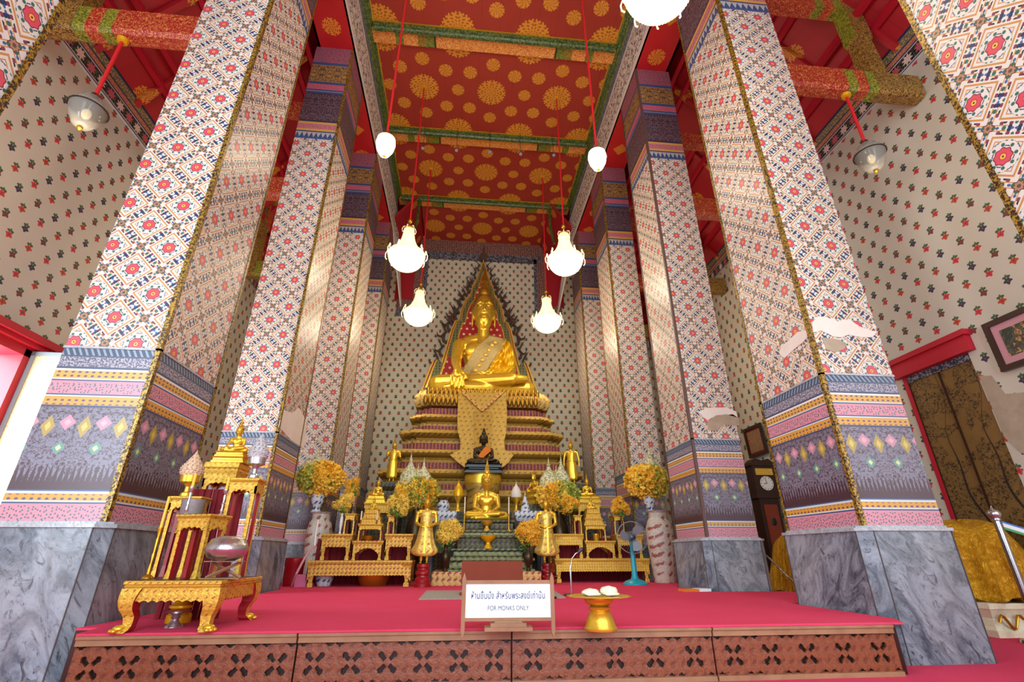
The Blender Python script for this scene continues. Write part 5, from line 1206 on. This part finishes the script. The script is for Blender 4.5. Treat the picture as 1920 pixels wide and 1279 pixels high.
for s, px0, px1, q in ((-1, 806, 856, 'left'), (1, 966, 1022, 'right')):
    Y = 10.4; z1 = at((px0+px1)/2, 958, Y).z; x0, x1 = at(px0, 965, Y).x, at(px1, 965, Y).x
    t = thing('carved_side_table', 'dark carved table with blue porcelain trim at the %s of the central altar' % q, 'table', ((x0+x1)/2, Y+.35, PL)); hx = (x1-x0)/2
    MB().rectloft([(hx*.85, .3, z1-PL-.2), (hx, .35, z1-PL-.1), (hx, .35, z1-PL)]).build('table_top', M_['blue_white'], t)
    for a in (-1, 1):
        for c in (-1, 1): MB().rectloft([(.06, .05, 0), (.04, .04, .3), (.05, .05, (z1-PL)*.7), (.09, .07, z1-PL-.2)], (a*hx*.8, c*.28)).build('leg', M_['black_lacquer'], t)
    MB().box(-hx*.82, hx*.82, -.2, .2, .5, z1-PL-.18).build('carved_apron', M_['mosaic_dark'], t); dz[s] = z1
urn('orange-gold lidded urn left of the shining central statue', 858, 900, 958, 10.55, dz[-1]+.001, 'gold_satin', 'gold', 19)
urn('cream lidded urn on gold stem right of the shining central statue', 949, 903, 958, 10.9, dz[1]+.001, 'white_plaster', 'gold', 20)
bpy.data.objects['lidded_urn.001'].location.x = at(968, 958, 10.9).x-.0
lathe_thing('porcelain_jar', 'blue and white porcelain jar on the dark table left of the central altar', 'jar', (at(842, 958, 10.55).x-.12, 10.6, dz[-1]+.001), [(.01, 0), (.08, 0), (.13, .08), (.13, .14), (.08, .2), (.09, .22), (.01, .22)], 'blue_white')
lathe_thing('porcelain_cone', 'small white and blue pointed jar on the dark table right of the central altar', 'jar', (at(985, 958, 10.7).x, 10.7, dz[1]+.001), [(.01, 0), (.1, 0), (.1, .05), (.06, .2), (.02, .33), (.005, .4)], 'blue_white')
# gold lotus pedestal and dark seated statue behind
Yd = 11.4; z0 = at(905, 886, Yd).z; hwd = pxw(872, 940, 920, Yd)/2
t = thing('lotus_pedestal', 'round gold lotus pedestal behind the shining central statue', 'pedestal', (at(906, 915, Yd).x, Yd+.3, PL)); H = z0-PL
MB().lathe([(hwd*1.1, 0), (hwd*1.1, H*.3), (hwd*.9, H*.5), (hwd*.9, H*.62), (hwd*1.0, H*.68), (hwd*.85, H*.74), (hwd*.85, H*.8), (hwd*1.0, H*.86), (hwd*1.03, H*.95), (hwd*.95, H)], 36, (0, 0, 0), None, None, .6).build('pedestal_body', M_['mosaic_gold'], t, 40); MB().lathe([(hwd*1.02, H*.9), (hwd*1.06, H*.95), (hwd*1.0, H*1.0)], 36, (0, 0, 0), None, None, .6).build('gilt_rim', M_['gold'], t, 40)
simple('dark_bronze', '#3d3322', .4, .6)
seated_statue('seated_statue', 'dark bronze seated statue with orange sash before the hanging textile', 'statue', (at(906, 880, Yd+.3).x, Yd+.3, z0+.001), pxw(875, 937, 862, Yd+.3), mat='dark_bronze', hair='dark_bronze', vs=.014, mara=False, base=[(.56, .4, .1), (.46, .34, .06), (.54, .38, .1)], basemat='black_lacquer', sash='orange_cloth', flame=.3, zs=.95)
# bronze vases of orchids beside the steps
for px, fx, q, Y in ((834, 836, 'left', 9.1), (991, 990, 'right', 9.1)):
    bouquet('bronze urn of bright yellow orchids at the %s of the central steps' % q, at(px, 1070, Y).x, Y, zb_+.001, at(px, 1022, Y).z-zb_, .085, at(fx, 1003, Y).z, .24, 'yellow_flower' if q == 'left' else 'orange_flower', 'bronze', 'urn', 320, None, pxw(px, fx, 1003, Y))
# standing statues at the front
for px, pf, ptop, pb, q, Y in ((793, 1058, 921, 1102, 'left', 8.6), (1029, 1057, 925, 1096, 'right', 9.3)):
    zf = at(px, pf, Y).z; H = at(px, ptop, Y).z-zf
    standing_statue('standing_statue', 'gold standing statue with crossed hands on a red pedestal, %s of the central altar' % q, (at(px, pf, Y).x, Y+.15, PL), H, pedestal=(.125, zf-PL, 'red_lacquer'))
# rear standing statues
Yq = 11.6; zf = at(733, 905, Yq).z
for px, q, arm, rb_ in ((732, 'left', 'forward', True), (1075, 'right', 'down', False)):
    t = thing('plinth', 'dark plinth under the tall standing gold statue at the far %s' % q, 'plinth', (at(px, 905, Yq).x, Yq+.1, PL)); MB().rectloft([(.32, .3, 0), (.32, .3, .2), (.25, .24, .3), (.25, .24, zf-PL-.2), (.3, .28, zf-PL-.1), (.3, .28, zf-PL)]).build('plinth_block', M_['mosaic_dark'], t)
    s_ = standing_statue('standing_statue', 'tall gold standing statue at the far %s of the altar, against the pedestal' % q, (at(px, 905, Yq).x, Yq+.1, zf+.001), at(px, 822, Yq).z-zf, arms=arm, rz=0 if q == 'left' else -.35, flare=.15, robe='gold', robed=True)
# small seated statue in profile
Yn = 11.45; zf = at(998, 948, Yn).z
t = thing('plinth', 'dark plinth under the small profile statue left of the right flower ball', 'plinth', (at(1000, 948, Yn).x, Yn, PL)); MB().rectloft([(.25, .25, 0), (.25, .25, zf-PL)]).build('plinth_block', M_['mosaic_dark'], t)
seated_statue('seated_statue', 'small gold seated statue turned sideways, left of the right flower ball', 'statue', (at(1000, 948, Yn).x, Yn, zf+.001), .42, vs=.02, mara=True, rz=-.9, base=[(.6, .5, .35), (.5, .4, .3)], basemat='gold', flame=.3)
# ---------------------------------------------------------------- great flower balls with folded-leaf spires
def flowerball(label, pc, w, h, Y, fm, cones, vase=('urn', 'bronze', .2), z0=PL, base=None):
    c = at(*pc, Y); r = pxw(pc[0]-w/2, pc[0]+w/2, pc[1], Y)/2; rh = (at(pc[0], pc[1]-h/2, Y).z-at(pc[0], pc[1]+h/2, Y).z)/2
    t = thing('flower_arrangement', label, 'flower arrangement', (c.x, Y, z0)); cz = c.z-z0
    MB().lathe([(a*vase[2], q*(cz-rh*.5)) for a, q in VP[vase[0]]], 24).build('vase', M_[vase[1]], t, 40)
    b = MB(); b.ell((0, 0, cz), (r*.8, r*.6, rh*.75), 16, 10); 
    for _ in range(120):
        a = random.uniform(0, 2*PI); q = random.uniform(-.8, .9); u = math.sqrt(1-q*q); p = Vector((r*.9*u*math.cos(a), r*.7*u*math.sin(a), cz+rh*q*.9)); b.tube([p, p+Vector((math.cos(a)*.08, math.sin(a)*.06, random.uniform(-.1, .02)))], [.02, .003], 4)
    b.build('foliage', M_['green_leaf'], t)['kind'] = 'stuff'
    for j, (m, x0, x1) in enumerate(fm):
        b = MB()
        for _ in range(420):
            for _t in range(20):
                a = random.uniform(0, 2*PI); q = random.uniform(-1, 1); u = math.sqrt(1-q*q); x = u*math.cos(a)
                if x0 <= x+random.uniform(-.15, .15) <= x1: break
            petals(b, (r*x, r*.75*u*math.sin(a), cz+rh*q), .03, 1, .06)
        b.build('blossoms', M_[m], t)['kind'] = 'stuff'
    for (px, py, wr) in cones:
        tip = at(px, py, Y); x = tip.x-c.x; H0 = cz+rh*.5; H1 = tip.z-z0
        MB().lathe([(wr, H0), (wr*.9, H0+(H1-H0)*.3), (wr*.35, H0+(H1-H0)*.55), (wr*.12, H0+(H1-H0)*.7), (wr*.16, H0+(H1-H0)*.75), (wr*.07, H0+(H1-H0)*.82), (.004, H1)], 16, (x, 0, 0)).build('leaf_spire', M_['spire_cream'], t, 40)
    return t
t_ = NT('spire_cream', .6); x, y, z = t_.obj(); th = y.atan2(x); n = t_.noise(t_.objv(), 22, 2, .7); t_.color(t_.mix(n > .52, '#d9d3b0', '#8f9a68')); MT['spire_cream'] = t_.mat
flowerball('big yellow-green flower ball with three cream spires left of the central altar', (783, 922), 74, 50, 10.7, [('yellow_flower', -1.2, .3), ('pale_flower', -.2, 1.2), ('orange_flower', .0, .9)], [(772, 848, .22), (785, 868, .13), (796, 858, .2)])
flowerball('big yellow-green flower ball with three cream spires right of the central altar', (1047, 928), 72, 50, 10.7, [('yellow_flower', -1.2, .4), ('pale_flower', .0, 1.2), ('orange_flower', -1, -.2)], [(1028, 858, .22), (1042, 872, .13), (1051, 850, .2)])
VS = []
for pc, w, h, Y, cones, lab, cxv in (((602, 897), 78, 54, 9.9, [(582, 852, .15), (598, 846, .2)], 'orange and yellow flower ball with pale spires at the far left, by the second pillar', 588), ((1213, 903), 74, 54, 9.9, [(1215, 832, .16), (1228, 848, .12)], 'orange and green flower ball with cream spires above the tall painted vase at right', 1236)):
    zt0 = at(cxv, 958, Y-.4).z
    f = flowerball(lab, pc, w, h, Y if cxv > 900 else Y, [('orange_flower', -1.2, .5) if pc[0] > 900 else ('orange_flower', -.1, 1.2), ('pale_flower', .1, 1.2) if pc[0] > 900 else ('pale_flower', -1.2, -.2), ('yellow_flower', -1, 1)], cones, ('slim', 'blue_white', .2), zt0+.004)
    zt = at(cxv, 955, Y).z; r = pxw(cxv-23, cxv+23, 1010, Y)/2; H = at(cxv, 958, Y-.4).z-PL
    lathe_thing('painted_vase', 'tall floor vase painted in red and white %s' % ('beside the second left pillar' if cxv < 900 else 'between the fan and the second right pillar'), 'vase', (at(cxv, 1000, Y-.4).x+(.05 if cxv > 900 else 0), Y-.3 if cxv > 900 else Y-.05, PL), [(.01, 0), (r*.75, 0), (r*.8, H*.05), (r*.85, H*.2), (r*1.0, H*.5), (r*1.02, H*.75), (r*.9, H*.84), (r*.72, H*.9), (r*.75, H*.97), (r*.95, H), (r*.85, H*.99), (r*.3, H*.9)], 'famille_rose')
# bits at the far left
p = gz(556, 1096); lathe_thing('red_planter', 'orange-red ribbed planter standing behind the second left pillar', 'planter', (at(549, 1090, 9.3).x, 9.25, PL), [(.01, 0), (.13, 0), (.15, .1), (.15, .3), (.16, .32), (.16, .42), (.14, .43), (.01, .4)], 'red_lacquer')
t = thing('hose', 'pinkish white hose leaning from the carpet to the left altar', 'hose', (0, 0, 0)); P = [gz(547, 1101), at(556, 1075, 8.6), at(572, 1045, 8.7), at(584, 1028, 8.75), at(590, 1024, 8.8)]
MB().tube([P[0]+Vector((0, 0, .022))]+P[1:], .018, 8).build('hose_lower', M_['pink_mount'], t, 60); MB().tube([at(590, 1024, 8.8), at(592, 1000, 8.82), at(597, 975, 8.85)], .016, 8).build('hose_upper', M_['white_porcelain'], t, 60)
p = gz(565, 1096); tag(MB().box(-.09, .09, -.05, .05, 0, .18).build('pink_box', M_['pink_box'], None, False, (gz(566, 1100).x, 9.0, PL)), 'small pink box at the left foot of the left altar table', 'box')
lathe_thing('porcelain_pot', 'blue flowered porcelain pot under the long table of the left altar', 'pot', (at(608, 1095, 9.2).x, 9.17, PL), [(.01, 0), (.1, 0), (.13, .06), (.15, .16), (.15, .22), (.12, .22), (.01, .1)], 'blue_white')
lathe_thing('brass_basin', 'wide brass basin under the long table of the left altar', 'basin', (at(700, 1090, 9.15).x, 9.17, PL), [(.01, 0), (.2, 0), (.25, .08), (.27, .16), (.24, .16), (.01, .05)], 'gold_brass')
# ---------------------------------------------------------------- hanging lamps
def rope(b, p0, p1, r=.02): b.tube([p0, p1], r, 6)
def globe_lamp(label, loc, ztop, lit=True):
    t = thing('globe_lamp', label, 'lamp', loc)
    MB().tube([(0, 0, .30), (0, 0, ztop-loc[2])], .022, 8).build('cord', M_['red_rope'], t, 60)
    MB().lathe([(.035, .20), (.13, .17), (.14, .13), (.06, .22), (.04, .27), (.02, .31)] if lit else [(.03, .26), (.06, .27), (.05, .31), (.02, .33)], 20).build('lamp_cap', M_['gold_brass'] if lit else M_['steel'], t, 40)
    prof = [(.02, -.25), (.08, -.22), (.14, -.1), (.165, .03), (.15, .13), (.12, .15)] if lit else [(.02, -.23), (.09, -.21), (.15, -.11), (.185, .0), (.2, .06), (.19, .11), (.13, .15), (.12, .22), (.06, .27)]
    MB().lathe(prof, 28).build('glass_globe', M_['lamp_glow'] if lit else M_['clear_glass'], t, 60)
    MB().lathe([(.01, -.28), (.03, -.26), (.03, -.235), (.01, -.22)], 12).build('lamp_finial', M_['gold_brass'], t, 40)
    if not lit:
        MB().lathe([(.21, .05), (.21, .062), (.2, .062), (.2, .05)], 28).build('rim_band', M_['dark_wood'], t); MB().ell((0, 0, -.02), (.05, .05, .075), 12, 8).build('light_bulb', M_['bulb_dim'], t, True)
    MB().lathe([(.01, ztop-loc[2]), (.07, ztop-loc[2]), (.06, ztop-loc[2]-.05), (.01, ztop-loc[2]-.06)][::-1], 16).build('ceiling_rose', M_['gold_satin'], t, 40)
    if lit: bulb('globe_light', (loc[0], loc[1], loc[2]-.5), 30, .15)
    return t
for px, py, lab in ((723, 272, 'glowing white globe lamp hanging over the left side of the nave'), (1120, 298, 'glowing white globe lamp hanging over the right side of the nave')):
    p = at(px, py, 6.4); globe_lamp(lab, (p.x, 6.4, p.z), 12.6)
p = at(163, 212, 4.8); globe_lamp('unlit clear glass lamp on a red tube in the left aisle', (p.x, 4.8, p.z), 7.18, False)
p = at(1633, 296, 4.8); globe_lamp('unlit clear glass lamp on a red tube in the right aisle', (p.x, 4.8, p.z), 7.38, False)
def beads_on(b, pts, r):
    for p in pts:
        x, y, z = p; b.add([(x+r, y, z), (x, y+r, z), (x-r, y, z), (x, y-r, z), (x, y, z+r*1.3), (x, y, z-r*1.3)], [(0, 1, 4), (1, 2, 4), (2, 3, 4), (3, 0, 4), (1, 0, 5), (2, 1, 5), (3, 2, 5), (0, 3, 5)])
def chandelier_parts(t, ztop):
    R = .44
    b = MB(); n = 40
    for k in range(n):                            # upper strands sweep from the crown to the ring
        a = 2*PI*k/n; P = []
        for i in range(20):
            f = i/19; r = .11+.05*f+(R-.18)*f**3; z = .76-.70*f
            P.append((r*math.cos(a), r*math.sin(a), z))
        beads_on(b, P, .015)
    b.build('bead_strands', M_['crystal_rim'], t)['kind'] = 'stuff'
    b = MB()
    for i in range(11):                           # basket of crystal rings
        f = i/10; r = R*.92*math.cos(f*PI/2*.95); z = .05-.36*math.sin(f*PI/2); m = max(6, int(2*PI*r/.038))
        beads_on(b, [(r*math.cos(2*PI*(k+.5*(i % 2))/m), r*math.sin(2*PI*(k+.5*(i % 2))/m), z) for k in range(m)], .019)
    b.build('crystal_basket', M_['crystal_lit'], t)['kind'] = 'stuff'
    MB().lathe([(.01, -.3), (R*.4, -.26), (R*.7, -.15), (R*.86, .02), (R*.78, .08), (R*.4, .14), (.07, .25), (.05, .7), (.01, .72)], 32).build('lit_core', M_['crystal_glow'], t, True)
    MB().lathe([(R*.93, .05), (R*.96, .03), (R*.96, .07), (R*.93, .09), (R*.9, .07)], 40).build('brass_ring', M_['crystal_rim'], t, 40)
    MB().lathe([(.1, .74), (.125, .76), (.125, .79), (.1, .81)], 24).build('crown_ring', M_['gold'], t, 40)
    for k in range(10):
        a = 2*PI*k/10; c, s = math.cos(a), math.sin(a)
        b = MB(); b.tube([(c*q*1.0, s*q, z) for q, z in ((R*.95, .06), (R*1.02, .13), (R*1.08, .06), (R*1.07, -.04), (R*1.0, -.09))], .011, 6); b.ell((c*R*.98, s*R*.98, .15), (.02, .02, .045), 6, 5); b.build('arm', M_['crystal_lit'], t, 60)
    for k in range(6):
        a = 2*PI*k/6+.3; c, s = math.cos(a), math.sin(a); MB().tube([(c*q, s*q, z) for q, z in ((.11, .72), (.15, .67), (.165, .74), (.14, .82), (.09, .84))], .008, 5).build('crown_hook', M_['crystal_rim'], t, 60)
    MB().lathe([(.01, -.38), (.025, -.35), (.02, -.32), (.01, -.3)], 10).build('drop', M_['crystal_lit'], t, 40)
    MB().lathe([(.012, .78), (.012, .94), (.05, .97), (.06, 1.0), (.05, 1.04), (.015, 1.06)], 14).build('stem', M_['gold_brass'], t, 40)
    MB().tube([(0, 0, 1.06), (0, 0, ztop)], .02, 8).build('cord', M_['red_rope'], t, 60)
    MB().lathe([(.05, ztop-.04), (.06, ztop)], 14).build('ceiling_rose', M_['gold_satin'], t, 40)
emis('crystal_glow', '#fff0c8', 1.1)
first = None
for px, py, Y, lab in ((762, 482, 9.5, 'lit crystal chandelier hanging at the upper left of the big statue'), (1060, 490, 9.5, 'lit crystal chandelier hanging at the upper right of the big statue'), (784, 590, 12.6, 'lit crystal chandelier farther back, left of the big statue'), (1026, 603, 12.6, 'lit crystal chandelier farther back, right of the big statue'), (1236, -22, 3.4, 'lit crystal chandelier cut by the top edge of the picture')):
    p = at(px, py, Y); t = thing('crystal_chandelier', lab, 'chandelier', p, 0, 'crystal chandeliers of the nave'); chandelier_parts(t, 12.6-p.z)
    bulb('chandelier_light', (p.x, p.y, p.z-.6), 100 if Y > 5 else 50, .3, (1, .86, .62))
# little spotlights under the second beam
for px, py, q in ((793, 277, 'leftmost'), (856, 281, 'second from the left'), (918, 284, 'middle'), (976, 288, 'second from the right'), (1038, 290, 'rightmost')):
    p = at(px, py, 10.75); t = thing('spotlight', 'small clip spotlight under the ceiling beam, %s of the five' % q, 'spotlight', p, 0, 'spotlights under the beam')
    MB().lathe([(.05, -.05), (.05, -.04), (.035, .02), (.02, .05), (.01, .06)], 14, M=Matrix.Rotation(-.5, 4, 'X')).build('lamp_shade', M_['dark_plastic'], t, 40)
    MB().lathe([(.046, -.052), (.046, -.049)], 14, M=Matrix.Rotation(-.5, 4, 'X')).build('lamp_face', M_['spot_face'], t)
    MB().tube([(0, .02, .05), (0, .06, 12.6-p.z)], .008, 5).build('bracket', M_['dark_plastic'], t)
# warm bulbs added as fill to brighten the dark aisle walls
bulb('aisle_fill', (-4.9, 9.0, 5.2), 40, .2); bulb('aisle_fill', (5.7, 9.5, 5.2), 30, .2); bulb('aisle_fill', (-4.8, 4.8, 5.4), 14, .2); bulb('aisle_fill', (5.7, 4.8, 5.6), 10, .2)
# ---------------------------------------------------------------- robed images in the right aisle
def robed(label, x, y, z0, H, wd):
    t = thing('robed_statue', label, 'statue', (x, y, z0), -.9)
    b = MB(); b.ell((0, 0, .18*H), (wd*.55, wd*.42, .2*H), 20, 12); b.ell((0, .05, .5*H), (wd*.36, wd*.28, .36*H), 20, 12); b.cap((-wd*.3, .05, .72*H), .14, (wd*.3, .05, .72*H), .14); b.cap((-wd*.36, 0, .68*H), .12, (-wd*.42, -.25, .1*H), .12); b.cap((wd*.36, 0, .68*H), .12, (wd*.42, -.25, .1*H), .12)
    b.cap((-wd*.4, -.2, .12), .14, (wd*.4, -.2, .12), .14)
    me = voxel(b, .035, 6)
    for v in me.vertices:
        c = v.co; a = math.atan2(c.y, c.x); f = .022*math.sin(a*15+c.z*3)+.014*math.sin(a*31+c.z*9)+.015*math.sin(c.z*22+a*6); n = Vector((c.x, c.y, 0)); n = n.normalized() if n.length > .01 else Vector((0, 0, 1)); v.co += n*f*1.4
    link('satin_robe', me, M_['robe_satin'], t, True)
    hd = MB(); head_parts(hd, .34, H*.86, .04); link('head', voxel(hd, .012, 2), M_['gold'], t, True); hair_mb(.34, H*.86, .04, .6).build('hair', M_['hair_gold'], t, 35)
    return t
tt = NT('robe_satin', .3, .45); n_ = tt.noise(tt.objv(), 7, 4, .6, 1.5); tt.color(tt.mix(n_, '#c07c0c', '#eab822')); tt.bump(tt.noise(tt.objv(), 15, 4, .65, 1.2), .8, .06); MT['robe_satin'] = tt.mat
def statue_base(label, x, y, z, hx, hy):
    t = thing('pedestal', label, 'pedestal', (x, y, 0)); MB().rectloft([(hx, hy, 0), (hx, hy, z*.2), (hx*.94, hy*.94, z*.3), (hx*.9, hy*.9, z*.55), (hx*.98, hy*.98, z*.8), (hx, hy, z*.84), (hx, hy, z)]).build('base_block', M_['cream_flower'], t)
    for k in range(3):
        q = [(-hx*.9+k*hx*.6+.5*hx*f, -hy*1.0-.004, z*(.45+.2*math.sin(f*9))) for f in [i/12 for i in range(13)]]; MB().tube(q, .015, 6).build('scroll_ornament', M_['gold_brass'], t, 60)
def robe_over(name, label, x, y, top, depth, w):
    """robe hanging over a seated figure: a folded cloth shell"""
statue_base('white scrolled pedestal under the nearer satin-covered statue in the right aisle', 6.25, 5.95, .32, .58, .58)
def cloth_mound(label, x, y, z0, H, wx, wy):
    t = thing('draped_statue', label, 'statue', (x, y, z0)); rings = []; n = 220
    for k in range(29):
        f = k/28; s_ = [.05, .34, .52, .62, .69, .74, .78, .81, .84, .87, .90, .93, .96, 1.0, 1.04, 1.04]; s = s_[k//2]+(s_[k//2+1]-s_[k//2])*(k % 2)*.5; z = H*(1-(f**1.6))
        r = []
        for i in range(n):
            a = 2*PI*i/n; q = s*(1+(.085*math.sin(a*9+f*2+math.sin(a*3)*2)+.045*abs(math.sin(a*14-f*3))+.022*math.sin(a*43+f*5))*f**.5+.05*math.sin(a*3+1)); r.append((q*wx*math.cos(a), q*wy*math.sin(a), z+.03*math.sin(a*4+f*3)*(1-f)+(.03*(1+math.sin(a*9)) if k == 28 else 0)))
        rings.append(r)
    MB().loft(rings[::-1]).build('satin_cover', M_['robe_satin'], t, True)
    return t
pA = atx(1852, 966, 6.1); cloth_mound('big statue fully draped in shiny yellow satin by the painted door', 6.25, 5.95, .321, pA.z-.36, .62, .62)
pB = atx(1462, 1004, 6.2); statue_base('low white pedestal under the farther satin-covered statue', 6.1, 8.75, .2, .6, .6); cloth_mound('yellow satin draped statue glimpsed between the two right pillars', 6.1, 8.75, .201, pB.z-.16, .62, .6)
ra, rb2 = atx(1430, 1035, 5.3), atx(1490, 1093, 5.3); tag(MB().tube([(ra.x, ra.y, 0), ra, rb2, (rb2.x, rb2.y, 0)], .02, 8).build('handrail', M_['steel'], None, 60), 'thin dark metal handrail across the gap between the right pillars', 'rail')
# queue post with tapes
yb = 5.0; top = at(1860, 955, yb); t = thing('queue_post', 'chrome queue post with grey ball finial before the draped statue', 'post', (top.x, yb, 0)); h = top.z
MB().lathe([(.01, 0), (.17, 0), (.16, .03), (.04, .06)], 24).build('post_base', M_['steel'], t, 40); MB().lathe([(.032, .04), (.032, h-.12), (.045, h-.11), (.045, h-.095), (.03, h-.09)], 16).build('post_tube', M_['steel'], t, 40)
MB().lathe([(.02, h-.1), (.05, h-.08), (.062, h-.045), (.045, h-.015), (.015, h), (.004, h+.035)], 16).build('finial', M_['silver'], t, 60)
simple('tape_blue', '#2e6fc0', .5); simple('tape_green', '#2f9a56', .5); simple('tape_white', '#dfe3e2', .5)
for k, (m, d) in enumerate((('tape_blue', 0), ('tape_green', .045), ('tape_white', .02))):
    P = [(.03+i*.12, -.02-i*.05, h-.14-d-.22*math.sin(min(1, i/10)*PI*.8)) for i in range(9)]; b = MB()
    b.loft([[(p[0], p[1]-.002*(k+1), p[2]+.02), (p[0], p[1]+.001-.002*(k+1), p[2]+.02), (p[0], p[1]+.001-.002*(k+1), p[2]-.02), (p[0], p[1]-.002*(k+1), p[2]-.02)] for p in P]); b.build('barrier_tape', M_[m], t)
